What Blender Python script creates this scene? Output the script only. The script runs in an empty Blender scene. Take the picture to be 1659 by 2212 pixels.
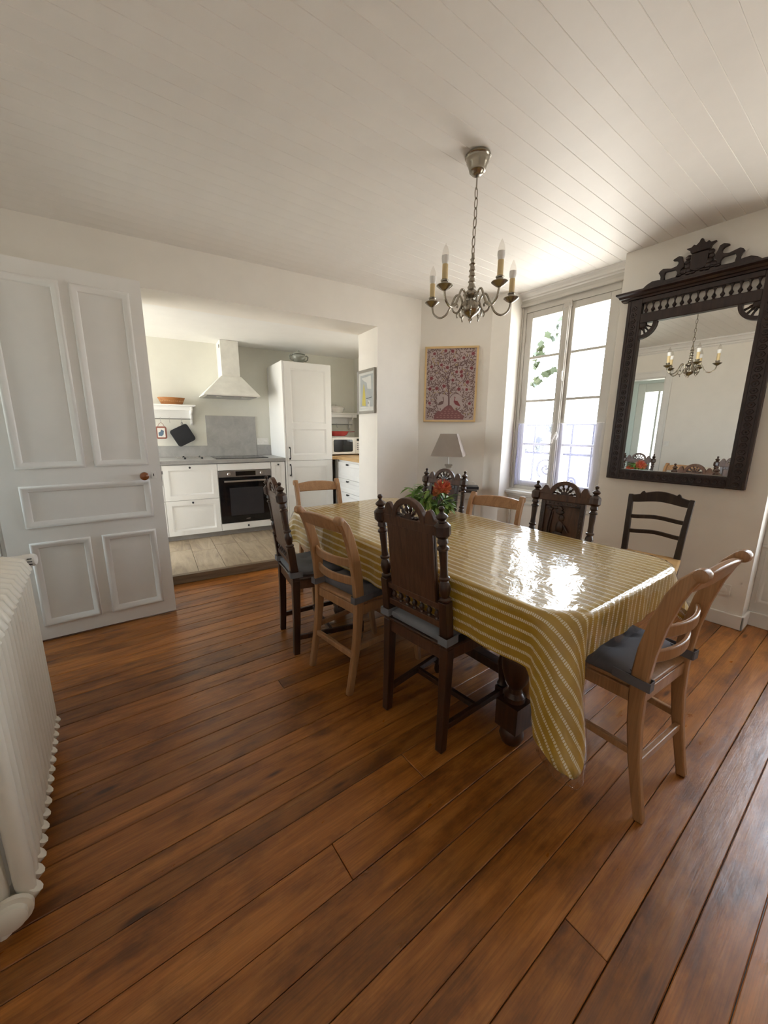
import bpy, bmesh, math, random
from mathutils import Vector, Matrix, Euler, noise
random.seed(7)
R = math.radians
scn = bpy.context.scene
COL = scn.collection

# ------------------------------------------------------------------ camera
H = 1.27
YAW, PIT, ROL = R(36.78), R(11.94), R(0.45)
fwd = Vector((math.sin(YAW)*math.cos(PIT), math.cos(YAW)*math.cos(PIT), -math.sin(PIT)))
rgt = Vector((math.cos(YAW), -math.sin(YAW), 0)); upv = rgt.cross(fwd)
r2 = rgt*math.cos(ROL) + upv*math.sin(ROL); u2 = -rgt*math.sin(ROL) + upv*math.cos(ROL)
cam_d = bpy.data.cameras.new('camera'); cam = bpy.data.objects.new('camera', cam_d); COL.objects.link(cam)
cam_d.sensor_fit = 'HORIZONTAL'; cam_d.sensor_width = 36.0; cam_d.lens = 829.5/1659*36.0
cam_d.clip_start = 0.02
cam.matrix_world = Matrix(((r2.x, u2.x, -fwd.x, 0), (r2.y, u2.y, -fwd.y, 0), (r2.z, u2.z, -fwd.z, H), (0, 0, 0, 1)))
scn.camera = cam

# ------------------------------------------------------------------ world, light, exposure
world = bpy.data.worlds.new('world'); scn.world = world; world.use_nodes = True
nt = world.node_tree; nt.nodes.clear()
wo = nt.nodes.new('ShaderNodeOutputWorld'); bg = nt.nodes.new('ShaderNodeBackground')
tc = nt.nodes.new('ShaderNodeTexCoord'); sp = nt.nodes.new('ShaderNodeSeparateXYZ'); rp = nt.nodes.new('ShaderNodeValToRGB')
mr = nt.nodes.new('ShaderNodeMapRange'); mr.inputs['From Min'].default_value = -1; mr.inputs['From Max'].default_value = 1
nt.links.new(tc.outputs['Generated'], sp.inputs[0]); nt.links.new(sp.outputs['Z'], mr.inputs['Value'])
nt.links.new(mr.outputs[0], rp.inputs[0]); nt.links.new(rp.outputs[0], bg.inputs['Color']); nt.links.new(bg.outputs[0], wo.inputs[0])
e = rp.color_ramp.elements
e[0].position = 0.0; e[0].color = (1.0, 0.945, 0.86, 1)          # sunlit pale courtyard below the horizon
e[1].position = 1.0; e[1].color = (0.72, 0.83, 1.0, 1)          # hazy bright sky above
e2 = rp.color_ramp.elements.new(0.495); e2.color = (1.0, 0.945, 0.86, 1)
e3 = rp.color_ramp.elements.new(0.505); e3.color = (0.86, 0.93, 1.0, 1)
bg.inputs['Strength'].default_value = 8.4
def portal(name, loc, rot, sx, sy):
    l = bpy.data.lights.new(name, 'AREA'); l.shape = 'RECTANGLE'; l.size = sx; l.size_y = sy; l.cycles.is_portal = True
    o = bpy.data.objects.new(name, l); COL.objects.link(o); o.location = loc; o.rotation_euler = rot
portal('daylight_dining_window', (3.62, 1.955, 1.56), (0, R(90), 0), 1.75, 0.95)
portal('daylight_french_window', (3.62, -0.085, 1.25), (0, R(90), 0), 2.3, 0.82)
scn.view_settings.view_transform = 'Standard'; scn.view_settings.look = 'None'; scn.view_settings.gamma = 1.0
scn.view_settings.use_curve_mapping = False
scn.view_settings.exposure = 0.84
scn.cycles.use_denoising = True
scn.cycles.max_bounces = 8; scn.cycles.diffuse_bounces = 5; scn.cycles.glossy_bounces = 4; scn.cycles.transparent_max_bounces = 16
scn.cycles.use_adaptive_sampling = True; scn.cycles.adaptive_threshold = 0.10; scn.cycles.adaptive_min_samples = 24
scn.cycles.sample_clamp_indirect = 8.0

# ------------------------------------------------------------------ materials
MATS = {}
def newmat(name):
    m = bpy.data.materials.new(name); m.use_nodes = True; MATS[name] = m
    b = m.node_tree.nodes['Principled BSDF']; return m, m.node_tree, b
def N(t, typ, **kw):
    n = t.nodes.new(typ)
    for k, v in kw.items(): setattr(n, k, v)
    return n
def ramp(t, stops, src=None):
    r = N(t, 'ShaderNodeValToRGB'); el = r.color_ramp.elements
    while len(el) > 1: el.remove(el[-1])
    el[0].position = stops[0][0]; el[0].color = (*stops[0][1], 1)
    for p, c in stops[1:]:
        q = el.new(p); q.color = (*c, 1)
    if src is not None: t.links.new(src, r.inputs[0])
    return r
def coords(t, scale=(1, 1, 1), rnd=False, kind='Object'):
    tcn = N(t, 'ShaderNodeTexCoord'); mp = N(t, 'ShaderNodeMapping'); mp.inputs['Scale'].default_value = scale
    t.links.new(tcn.outputs[kind], mp.inputs['Vector'])
    if rnd:
        oi = N(t, 'ShaderNodeObjectInfo'); mu = N(t, 'ShaderNodeMath', operation='MULTIPLY'); mu.inputs[1].default_value = 37.0
        cb = N(t, 'ShaderNodeCombineXYZ'); t.links.new(oi.outputs['Random'], mu.inputs[0])
        for i in range(3): t.links.new(mu.outputs[0], cb.inputs[i])
        t.links.new(cb.outputs[0], mp.inputs['Location'])
    return mp.outputs[0]
def noise_n(t, vec, scale, detail=4, rough=0.55, dist=0.0):
    n = N(t, 'ShaderNodeTexNoise'); n.inputs['Scale'].default_value = scale; n.inputs['Detail'].default_value = detail
    n.inputs['Roughness'].default_value = rough; n.inputs['Distortion'].default_value = dist
    if vec is not None: t.links.new(vec, n.inputs['Vector'])
    return n
def bump(t, b, src, strength=0.2, dist=0.01):
    bp = N(t, 'ShaderNodeBump'); bp.inputs['Strength'].default_value = strength; bp.inputs['Distance'].default_value = dist
    t.links.new(src, bp.inputs['Height']); t.links.new(bp.outputs[0], b.inputs['Normal']); return bp
def mixc(t, fac, a, b, mode='MIX'):
    m = N(t, 'ShaderNodeMix', data_type='RGBA', blend_type=mode)
    for s, v in ((m.inputs[0], fac), (m.inputs[6], a), (m.inputs[7], b)):
        if isinstance(v, (int, float)): s.default_value = v
        elif isinstance(v, tuple): s.default_value = (*v, 1)
        else: t.links.new(v, s)
    return m.outputs[2]
def paint(name, c, rough=0.55, var=0.04, bmp=0.05, scale=6, spec=0.5):
    m, t, b = newmat(name); v = coords(t)
    n = noise_n(t, v, scale, 5)
    c0 = tuple(max(0, x*(1-var)) for x in c); c1 = tuple(min(1, x*(1+var)) for x in c)
    r = ramp(t, [(0.3, c0), (0.7, c1)], n.outputs[0]); t.links.new(r.outputs[0], b.inputs['Base Color'])
    b.inputs['Roughness'].default_value = rough; b.inputs['Specular IOR Level'].default_value = spec
    if bmp:
        n2 = noise_n(t, v, scale*25, 3); bump(t, b, n2.outputs[0], bmp, 0.003)
    return m
def wood(name, dark, mid, light, axis='X', rough=0.35, scale=1.0, knots=False, rnd=True, coat=0.0):
    m, t, b = newmat(name)
    s = {'X': (1.2, 14, 14), 'Y': (14, 1.2, 14), 'Z': (14, 14, 1.2)}[axis]
    v = coords(t, tuple(x*scale for x in s), rnd)
    n = noise_n(t, v, 3.0, 6, 0.6, 0.8)
    r = ramp(t, [(0.25, dark), (0.5, mid), (0.75, light)], n.outputs[0]); colr = r.outputs[0]
    s2 = {'X': (1, 60, 60), 'Y': (60, 1, 60), 'Z': (60, 60, 1)}[axis]
    v2 = coords(t, tuple(x*scale for x in s2), rnd); n2 = noise_n(t, v2, 6.0, 3)
    r2_ = ramp(t, [(0.35, (0.78,)*3), (0.6, (1.0,)*3)], n2.outputs[0])
    colr = mixc(t, 0.7, colr, r2_.outputs[0], 'MULTIPLY')
    t.links.new(colr, b.inputs['Base Color'])
    b.inputs['Roughness'].default_value = rough; b.inputs['Coat Weight'].default_value = coat; b.inputs['Coat Roughness'].default_value = 0.15
    bump(t, b, n2.outputs[0], 0.12, 0.002)
    return m
def plain(name, c, rough=0.5, metal=0.0, coat=0.0, emit=None):
    m, t, b = newmat(name); v = coords(t); n = noise_n(t, v, 9, 4)
    r = ramp(t, [(0.3, tuple(x*0.92 for x in c)), (0.7, tuple(min(1, x*1.06) for x in c))], n.outputs[0])
    t.links.new(r.outputs[0], b.inputs['Base Color']); b.inputs['Roughness'].default_value = rough; b.inputs['Metallic'].default_value = metal
    b.inputs['Coat Weight'].default_value = coat
    return m
def glassy(name, tint=(1, 1, 1), ior=1.45, rough=0.0, gloss=1.0):
    m = bpy.data.materials.new(name); m.use_nodes = True; MATS[name] = m; t = m.node_tree; t.nodes.clear()
    o = N(t, 'ShaderNodeOutputMaterial'); tr = N(t, 'ShaderNodeBsdfTransparent'); gl = N(t, 'ShaderNodeBsdfGlossy')
    tr.inputs[0].default_value = (*tint, 1); gl.inputs['Roughness'].default_value = rough
    fr = N(t, 'ShaderNodeFresnel'); fr.inputs[0].default_value = ior; mx = N(t, 'ShaderNodeMixShader')
    mu = N(t, 'ShaderNodeMath', operation='MULTIPLY'); mu.inputs[1].default_value = gloss
    ge = N(t, 'ShaderNodeNewGeometry'); bk = N(t, 'ShaderNodeMath', operation='SUBTRACT'); bk.inputs[0].default_value = 1.0; t.links.new(ge.outputs['Backfacing'], bk.inputs[1])
    m2 = N(t, 'ShaderNodeMath', operation='MULTIPLY'); t.links.new(fr.outputs[0], mu.inputs[0]); t.links.new(mu.outputs[0], m2.inputs[0]); t.links.new(bk.outputs[0], m2.inputs[1]); t.links.new(m2.outputs[0], mx.inputs[0])
    t.links.new(tr.outputs[0], mx.inputs[1]); t.links.new(gl.outputs[0], mx.inputs[2]); t.links.new(mx.outputs[0], o.inputs[0])
    return m, t, gl, fr

paint('wall_paint', (0.85, 0.81, 0.745), 0.7, 0.02, 0.06)
paint('ceiling_paint', (0.85, 0.82, 0.775), 0.5, 0.02, 0.04)
paint('kitchen_paint', (0.74, 0.73, 0.655), 0.7, 0.02, 0.04)
paint('kitchen_ceiling_paint', (0.85, 0.84, 0.81), 0.7, 0.015, 0.03)
paint('white_gloss', (0.80, 0.775, 0.74), 0.38, 0.02, 0.03)
paint('window_paint', (0.52, 0.49, 0.44), 0.4, 0.03, 0.03)
paint('panel_paint', (0.74, 0.72, 0.68), 0.4, 0.02, 0.03)
paint('hall_paint', (0.72, 0.77, 0.75), 0.5, 0.02, 0.0)
paint('cabinet_white', (0.88, 0.875, 0.85), 0.35, 0.01, 0.0)
paint('radiator_paint', (0.80, 0.755, 0.65), 0.35, 0.03, 0.05, 10)
plain('hood_white', (0.84, 0.83, 0.77), 0.3)
plain('white_plastic', (0.82, 0.80, 0.76), 0.35)
plain('black_metal', (0.015, 0.015, 0.017), 0.35)
plain('black_cloth', (0.02, 0.02, 0.023), 0.85)
plain('black_glass', (0.008, 0.008, 0.009), 0.06)
plain('dark_plastic', (0.03, 0.03, 0.035), 0.3)
plain('steel', (0.62, 0.61, 0.60), 0.3, 1.0)
plain('dull_steel', (0.40, 0.40, 0.40), 0.35, 1.0)
plain('pewter', (0.36, 0.325, 0.27), 0.26, 1.0)
plain('iron_grey', (0.022, 0.022, 0.025), 0.7)
plain('vine_green', (0.020, 0.034, 0.008), 0.6)
plain('vine_light', (0.034, 0.048, 0.012), 0.6)
plain('candle_ivory', (0.72, 0.56, 0.30), 0.5)
plain('bulb_white', (0.85, 0.84, 0.82), 0.3)
plain('cushion_grey', (0.135, 0.130, 0.142), 0.9)
plain('strap_grey', (0.19, 0.20, 0.22), 0.9)
plain('red_enamel', (0.42, 0.03, 0.025), 0.2, 0, 0.5)
plain('stone_ware', (0.28, 0.29, 0.25), 0.3, 0, 0.3)
plain('stone_ware_trim', (0.07, 0.07, 0.06), 0.3)
plain('white_china', (0.80, 0.77, 0.72), 0.2)
plain('lamp_linen', (0.30, 0.25, 0.215), 0.9)
plain('lamp_wood', (0.42, 0.38, 0.33), 0.6)
plain('print_paper', (0.47, 0.385, 0.375), 0.5)
plain('print_stem', (0.16, 0.09, 0.09), 0.5)
plain('print_leaf', (0.17, 0.10, 0.09), 0.5)
plain('print_leaf_gold', (0.36, 0.25, 0.12), 0.5)
plain('print_red', (0.23, 0.05, 0.058), 0.5)
plain('print_mound', (0.24, 0.10, 0.10), 0.5)
plain('print_mound_light', (0.38, 0.20, 0.18), 0.5)
plain('frame_gold', (0.70, 0.50, 0.25), 0.35)
plain('leaf_green', (0.10, 0.20, 0.035), 0.5)
plain('leaf_light', (0.20, 0.32, 0.06), 0.5)
plain('petal_red', (0.50, 0.075, 0.03), 0.5)
plain('petal_orange', (0.66, 0.22, 0.08), 0.5)
plain('knob_brown', (0.22, 0.07, 0.02), 0.2, 0, 0.5)
plain('terracotta', (0.30, 0.12, 0.09), 0.4)
plain('blue_ink', (0.12, 0.18, 0.25), 0.4)
plain('rush', (0.46, 0.27, 0.10), 0.7)
plain('art_grey', (0.40, 0.42, 0.42), 0.6)
plain('art_pale', (0.62, 0.62, 0.58), 0.6)
plain('art_yellow', (0.55, 0.46, 0.10), 0.6)
plain('art_dark', (0.06, 0.06, 0.06), 0.6)
plain('art_frame', (0.33, 0.31, 0.27), 0.45)
plain('outdoor_stone', (0.62, 0.58, 0.50), 0.9)

wood('oak_dark', (0.016, 0.007, 0.004), (0.040, 0.016, 0.008), (0.075, 0.031, 0.015), 'Z', 0.33, 1.0, coat=0.25)
wood('oak_back', (0.045, 0.019, 0.010), (0.092, 0.040, 0.020), (0.14, 0.066, 0.034), 'Z', 0.4, 1.2)
wood('beech', (0.31, 0.150, 0.062), (0.41, 0.213, 0.094), (0.47, 0.265, 0.13), 'Z', 0.38, 0.6, coat=0.2)
wood('walnut_chair', (0.014, 0.009, 0.007), (0.03, 0.018, 0.013), (0.055, 0.034, 0.024), 'Z', 0.4, 1.0)
wood('frame_wood', (0.016, 0.009, 0.008), (0.033, 0.017, 0.014), (0.055, 0.03, 0.024), 'Z', 0.36, 1.0)
wood('bowl_wood', (0.28, 0.10, 0.025), (0.42, 0.17, 0.05), (0.50, 0.22, 0.07), 'X', 0.5, 1.0)
wood('worktop_wood', (0.45, 0.26, 0.10), (0.60, 0.38, 0.17), (0.68, 0.46, 0.23), 'Y', 0.4, 1.0)
wood('step_wood', (0.13, 0.085, 0.05), (0.20, 0.14, 0.085), (0.27, 0.19, 0.12), 'X', 0.45, 1.0)

def floor_wood():
    m, t, b = newmat('floor_wood')
    v = coords(t, (1.0, 9, 9), True); n = noise_n(t, v, 2.2, 7, 0.62, 0.7)
    r = ramp(t, [(0.22, (0.13, 0.042, 0.0075)), (0.48, (0.34, 0.120, 0.020)), (0.62, (0.43, 0.168, 0.033)), (0.8, (0.52, 0.23, 0.056))], n.outputs[0])
    v2 = coords(t, (1.5, 70, 70), True); n2 = noise_n(t, v2, 4.0, 3)
    r2_ = ramp(t, [(0.3, (0.62,)*3), (0.6, (1.0,)*3)], n2.outputs[0])
    c = mixc(t, 0.75, r.outputs[0], r2_.outputs[0], 'MULTIPLY')
    # knots and old stains
    v3 = coords(t, (2.2, 9, 1), True); vo = N(t, 'ShaderNodeTexVoronoi'); vo.inputs['Scale'].default_value = 1.0; t.links.new(v3, vo.inputs['Vector'])
    r3 = ramp(t, [(0.05, (0.12, 0.07, 0.05)), (0.075, (0.5, 0.42, 0.36)), (0.13, (1, 1, 1))], vo.outputs['Distance'])
    c = mixc(t, 0.85, c, r3.outputs[0], 'MULTIPLY')
    v4 = coords(t, (1.0, 2.2, 1), True); n4 = noise_n(t, v4, 3.4, 6, 0.65)
    r4 = ramp(t, [(0.36, (0.42, 0.36, 0.32)), (0.52, (1, 1, 1))], n4.outputs[0])
    c = mixc(t, 0.8, c, r4.outputs[0], 'MULTIPLY')
    oi = N(t, 'ShaderNodeObjectInfo'); rr = ramp(t, [(0, (0.74, 0.72, 0.70)), (1, (1.16, 1.12, 1.10))], oi.outputs['Random'])
    c = mixc(t, 1.0, c, rr.outputs[0], 'MULTIPLY'); t.links.new(c, b.inputs['Base Color'])
    v5 = coords(t, (1, 3, 1), True); n5 = noise_n(t, v5, 7, 5)
    rg = N(t, 'ShaderNodeMapRange'); rg.inputs['To Min'].default_value = 0.20; rg.inputs['To Max'].default_value = 0.46
    t.links.new(n5.outputs[0], rg.inputs['Value']); t.links.new(rg.outputs[0], b.inputs['Roughness'])
    b.inputs['Specular IOR Level'].default_value = 0.6
    n6 = noise_n(t, coords(t, (1, 2.5, 1), True), 9, 3); ad = N(t, 'ShaderNodeMath', operation='ADD')
    mu = N(t, 'ShaderNodeMath', operation='MULTIPLY'); mu.inputs[1].default_value = 0.15; t.links.new(n2.outputs[0], mu.inputs[0])
    t.links.new(n6.outputs[0], ad.inputs[0]); t.links.new(mu.outputs[0], ad.inputs[1])
    bump(t, b, ad.outputs[0], 0.18, 0.008)
floor_wood()
def tile_mat():
    m, t, b = newmat('kitchen_tile')
    v = coords(t, (4, 0.8, 1), True); n = noise_n(t, v, 3, 7, 0.65, 1.2)
    r = ramp(t, [(0.25, (0.19, 0.135, 0.085)), (0.5, (0.35, 0.27, 0.18)), (0.7, (0.44, 0.36, 0.25))], n.outputs[0])
    t.links.new(r.outputs[0], b.inputs['Base Color']); b.inputs['Roughness'].default_value = 0.35
tile_mat()
def concrete(name, a, c, rough=0.4):
    m, t, b = newmat(name); v = coords(t); n = noise_n(t, v, 7, 8, 0.7, 0.6)
    r = ramp(t, [(0.3, a), (0.7, c)], n.outputs[0]); t.links.new(r.outputs[0], b.inputs['Base Color']); b.inputs['Roughness'].default_value = rough
concrete('splash_grey', (0.33, 0.325, 0.315), (0.47, 0.46, 0.44))
concrete('worktop_grey', (0.30, 0.295, 0.29), (0.42, 0.41, 0.395), 0.3)

def cloth_mat():
    # ochre oilcloth: rows of little cream ticks; UV carries the unfolded cloth in metres
    m, t, b = newmat('ochre_oilcloth')
    uv = N(t, 'ShaderNodeTexCoord'); s = N(t, 'ShaderNodeSeparateXYZ'); t.links.new(uv.outputs['UV'], s.inputs[0])
    def mth(op, a, bb=None):
        q = N(t, 'ShaderNodeMath', operation=op)
        for i, x in enumerate((a, bb)):
            if x is None: continue
            if isinstance(x, (int, float)): q.inputs[i].default_value = x
            else: t.links.new(x, q.inputs[i])
        return q.outputs[0]
    nz = noise_n(t, uv.outputs['UV'], 45, 3)
    u = mth('ADD', s.outputs['X'], mth('MULTIPLY', mth('SUBTRACT', nz.outputs[0], 0.5), 0.006))
    fu = mth('FRACT', mth('DIVIDE', u, 0.036))
    row = mth('LESS_THAN', fu, 0.29)
    fv = mth('FRACT', mth('DIVIDE', mth('ADD', s.outputs['Y'], mth('MULTIPLY', fu, 0.006)), 0.0070))
    nz2 = noise_n(t, uv.outputs['UV'], 160, 2)
    tick = mth('LESS_THAN', fv, mth('ADD', 0.45, mth('MULTIPLY', nz2.outputs[0], 0.5)))
    fac = mth('MULTIPLY', row, tick)
    n = noise_n(t, uv.outputs['UV'], 14, 4)
    r = ramp(t, [(0.3, (0.37, 0.212, 0.010)), (0.7, (0.46, 0.28, 0.019))], n.outputs[0])
    c = mixc(t, fac, r.outputs[0], (0.76, 0.68, 0.50)); t.links.new(c, b.inputs['Base Color'])
    b.inputs['Roughness'].default_value = 0.45
cloth_mat()
plain('cloth_lining', (0.62, 0.60, 0.54), 0.7)
def plastic_mat():
    m, t, gl, fr = glassy('clear_vinyl', (0.985, 0.98, 0.97), 1.6, 0.05, 1.0)
    uv = N(t, 'ShaderNodeTexCoord')
    mp = N(t, 'ShaderNodeMapping'); mp.inputs['Scale'].default_value = (1.0, 1.0, 1.0); t.links.new(uv.outputs['UV'], mp.inputs[0])
    n1 = noise_n(t, mp.outputs[0], 5, 3, 0.5, 2.2); n2 = noise_n(t, mp.outputs[0], 26, 2, 0.5, 0.8)
    a = N(t, 'ShaderNodeMath', operation='MULTIPLY'); a.inputs[1].default_value = 0.07; t.links.new(n2.outputs[0], a.inputs[0])
    s = N(t, 'ShaderNodeMath', operation='ADD'); t.links.new(n1.outputs[0], s.inputs[0]); t.links.new(a.outputs[0], s.inputs[1])
    bp = N(t, 'ShaderNodeBump'); bp.inputs['Strength'].default_value = 0.3; bp.inputs['Distance'].default_value = 0.012
    t.links.new(s.outputs[0], bp.inputs['Height']); t.links.new(bp.outputs[0], gl.inputs['Normal']); t.links.new(bp.outputs[0], fr.inputs['Normal'])
    # faint pale diffuse mixed in, standing for light reflected off the vinyl
    out = [n for n in t.nodes if n.type == 'OUTPUT_MATERIAL'][0]; src = out.inputs[0].links[0].from_socket
    df = N(t, 'ShaderNodeBsdfDiffuse'); df.inputs[0].default_value = (0.80, 0.78, 0.74, 1); mx = N(t, 'ShaderNodeMixShader'); mx.inputs[0].default_value = 0.012
    t.links.new(src, mx.inputs[1]); t.links.new(df.outputs[0], mx.inputs[2]); t.links.new(mx.outputs[0], out.inputs[0])
plastic_mat()
glassy('window_glass', (0.97, 0.98, 0.98), 1.45)
glassy('hall_glass', (0.60, 0.625, 0.62), 1.45)
glassy('vase_glass', (0.88, 0.94, 0.90), 1.5)
glassy('bulb_glass', (0.93, 0.92, 0.90), 1.4)
m_, t_, b_ = newmat('mirror_silver'); b_.inputs['Metallic'].default_value = 1; b_.inputs['Roughness'].default_value = 0.0
b_.inputs['Base Color'].default_value = (0.86, 0.86, 0.82, 1)
def voile():
    m = bpy.data.materials.new('voile'); m.use_nodes = True; MATS['voile'] = m; t = m.node_tree; t.nodes.clear()
    o = N(t, 'ShaderNodeOutputMaterial'); tr = N(t, 'ShaderNodeBsdfTransparent'); df = N(t, 'ShaderNodeBsdfDiffuse'); tl = N(t, 'ShaderNodeBsdfTranslucent')
    df.inputs[0].default_value = (0.86, 0.86, 0.92, 1); tl.inputs[0].default_value = (0.64, 0.65, 0.98, 1)
    a = N(t, 'ShaderNodeMixShader'); a.inputs[0].default_value = 0.5; t.links.new(df.outputs[0], a.inputs[1]); t.links.new(tl.outputs[0], a.inputs[2])
    mx = N(t, 'ShaderNodeMixShader'); v = coords(t, (1, 400, 400)); w = noise_n(t, v, 1.5, 1)
    rg = N(t, 'ShaderNodeMapRange'); rg.inputs['To Min'].default_value = 0.13; rg.inputs['To Max'].default_value = 0.28; t.links.new(w.outputs[0], rg.inputs['Value'])
    t.links.new(rg.outputs[0], mx.inputs[0]); t.links.new(tr.outputs[0], mx.inputs[1]); t.links.new(a.outputs[0], mx.inputs[2]); t.links.new(mx.outputs[0], o.inputs[0])
voile()

# ------------------------------------------------------------------ mesh helpers
class MB:
    def __init__(s): s.v = []; s.f = []; s.mx = Matrix.Identity(4)
    def add(s, vs, fs):
        o = len(s.v); s.v += [tuple(s.mx @ Vector(p)) for p in vs]; s.f += [tuple(i+o for i in f) for f in fs]; return s
    def box(s, x0, x1, y0, y1, z0, z1):
        return s.add([(x0, y0, z0), (x1, y0, z0), (x1, y1, z0), (x0, y1, z0), (x0, y0, z1), (x1, y0, z1), (x1, y1, z1), (x0, y1, z1)],
                     [(0, 3, 2, 1), (4, 5, 6, 7), (0, 1, 5, 4), (1, 2, 6, 5), (2, 3, 7, 6), (3, 0, 4, 7)])
    def bar(s, a, b, w, h, up=(0, 0, 1)):      # rectangular bar from a to b
        a = Vector(a); b = Vector(b); d = (b-a).normalized(); u = Vector(up)
        if abs(d.dot(u)) > .99: u = Vector((1, 0, 0))
        sx = d.cross(u).normalized(); u = sx.cross(d)
        vs = [p + sx*i*w/2 + u*j*h/2 for p in (a, b) for i, j in ((-1, -1), (1, -1), (1, 1), (-1, 1))]
        return s.add(vs, [(3, 2, 1, 0), (4, 5, 6, 7), (0, 1, 5, 4), (1, 2, 6, 5), (2, 3, 7, 6), (3, 0, 4, 7)])
    def tube(s, pts, rad, n=8, cap=True, flat=None, up=(0, 0, 1), closed=False):
        pts = [Vector(p) for p in pts]; m = len(pts); vs = []; fs = []
        rad = rad if isinstance(rad, (list, tuple)) else [rad]*m
        pu = None
        for i, p in enumerate(pts):
            if closed: d = pts[(i+1) % m] - pts[i-1]
            else: d = pts[min(i+1, m-1)] - pts[max(i-1, 0)]
            d.normalize()
            if pu is None:
                u = Vector(up)
                if abs(d.dot(u)) > .95: u = Vector((1, 0, 0)) if abs(d.x) < .9 else Vector((0, 1, 0))
            else: u = pu
            sx = d.cross(u).normalized(); u = sx.cross(d); pu = u
            a, b = (rad[i], rad[i]) if flat is None else (rad[i]*flat[0], rad[i]*flat[1])
            vs += [p + sx*math.cos(2*math.pi*k/n)*a + u*math.sin(2*math.pi*k/n)*b for k in range(n)]
        for i in range(m if closed else m-1):
            j = (i+1) % m
            fs += [(i*n+k, i*n+(k+1) % n, j*n+(k+1) % n, j*n+k) for k in range(n)]
        if cap and not closed: fs += [tuple(range(n-1, -1, -1)), tuple((m-1)*n+k for k in range(n))]
        return s.add(vs, fs)
    def sweep(s, pts, secs, up=(0, 0, 1)):     # rectangular section (w,h) swept on pts, first axis = d x up
        pts = [Vector(p) for p in pts]; m = len(pts); vs = []; fs = []
        for i, p in enumerate(pts):
            d = (pts[min(i+1, m-1)] - pts[max(i-1, 0)]).normalized(); u = Vector(up)
            sx = d.cross(u).normalized(); u = sx.cross(d); w, h = secs[i] if isinstance(secs, list) else secs
            vs += [p + sx*a*w/2 + u*b*h/2 for a, b in ((-1, -1), (1, -1), (1, 1), (-1, 1))]
        for i in range(m-1): fs += [(i*4+k, i*4+(k+1) % 4, (i+1)*4+(k+1) % 4, (i+1)*4+k) for k in range(4)]
        fs += [(3, 2, 1, 0), tuple((m-1)*4+k for k in range(4))]
        return s.add(vs, fs)
    def lathe(s, prof, base=(0, 0, 0), n=14, axis=(0, 0, 1), sq=None):  # prof: list of (r, z); sq: indices that are square
        ax = Vector(axis).normalized(); q = Vector((0, 0, 1)).rotation_difference(ax); b = Vector(base); vs = []; fs = []
        for r, z in prof:
            vs += [b + q @ Vector((r*math.cos(2*math.pi*k/n), r*math.sin(2*math.pi*k/n), z)) for k in range(n)]
        for i in range(len(prof)-1): fs += [(i*n+k, i*n+(k+1) % n, (i+1)*n+(k+1) % n, (i+1)*n+k) for k in range(n)]
        fs += [tuple(range(n-1, -1, -1)), tuple((len(prof)-1)*n+k for k in range(n))]
        return s.add(vs, fs)
    def prism(s, poly, a, b, plane='XZ'):      # polygon (p,q) extruded from a to b on the third axis
        f = {'XZ': lambda p, q, c: (p, c, q), 'YZ': lambda p, q, c: (c, p, q), 'XY': lambda p, q, c: (p, q, c)}[plane]
        n = len(poly); vs = [f(p, q, a) for p, q in poly] + [f(p, q, b) for p, q in poly]
        return s.add(vs, [tuple(range(n)), tuple(range(2*n-1, n-1, -1))] + [(k, n+k, n+(k+1) % n, (k+1) % n) for k in range(n)])
    def ell(s, c, r, nu=12, nv=7, rot=None):
        c = Vector(c); vs = []; fs = []; q = rot or Matrix.Identity(3)
        for i in range(nv+1):
            th = math.pi*i/nv
            for k in range(nu):
                ph = 2*math.pi*k/nu
                vs.append(c + q @ Vector((r[0]*math.sin(th)*math.cos(ph), r[1]*math.sin(th)*math.sin(ph), r[2]*math.cos(th))))
        for i in range(nv): fs += [(i*nu+k, (i+1)*nu+k, (i+1)*nu+(k+1) % nu, i*nu+(k+1) % nu) for k in range(nu)]
        return s.add(vs, fs)
    def mesh(s, name, smooth=False, uv=None):
        me = bpy.data.meshes.new(name); me.from_pydata(s.v, [], s.f); me.update()
        bm = bmesh.new(); bm.from_mesh(me); bmesh.ops.recalc_face_normals(bm, faces=bm.faces); bm.to_mesh(me); bm.free()
        if smooth:
            me.polygons.foreach_set('use_smooth', [True]*len(me.polygons))
            me.set_sharp_from_angle(angle=R(smooth if smooth is not True else 40))
        return me
    def build(s, name, mat, parent=None, smooth=False, bevel=0, seg=2, loc=None):
        me = s.mesh(name, smooth); me.materials.append(MATS[mat]); return link(name, me, parent, bevel, seg, loc)
def link(name, me, parent=None, bevel=0, seg=2, loc=None):
    o = bpy.data.objects.new(name, me); COL.objects.link(o)
    if parent is not None: o.parent = parent
    if loc is not None: o.location = loc
    if bevel:
        b = o.modifiers.new('bevel', 'BEVEL'); b.width = bevel; b.segments = seg; b.limit_method = 'ANGLE'; b.angle_limit = R(40)
    return o
def tag(o, label=None, cat=None, group=None, kind=None):
    if label: o['label'] = label
    if cat: o['category'] = cat
    if group: o['group'] = group
    if kind: o['kind'] = kind
    return o
def empty(name, loc=(0, 0, 0), rz=0.0):
    o = bpy.data.objects.new(name, None); COL.objects.link(o); o.location = loc; o.rotation_euler = (0, 0, rz); o.empty_display_size = 0.1; return o
def thing(name, label, cat, loc=(0, 0, 0), rz=0.0, group=None): return tag(empty(name, loc, rz), label, cat, group)
def struct(name, label=None, loc=(0, 0, 0), rz=0.0): return tag(empty(name, loc, rz), label, None, None, 'structure')
def copy_tree(o, parent=None):
    c = o.copy(); COL.objects.link(c); c.parent = parent
    for ch in [x for x in bpy.data.objects if x.parent == o]: copy_tree(ch, c)
    return c
def B(*a): return MB().box(*a)

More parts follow.
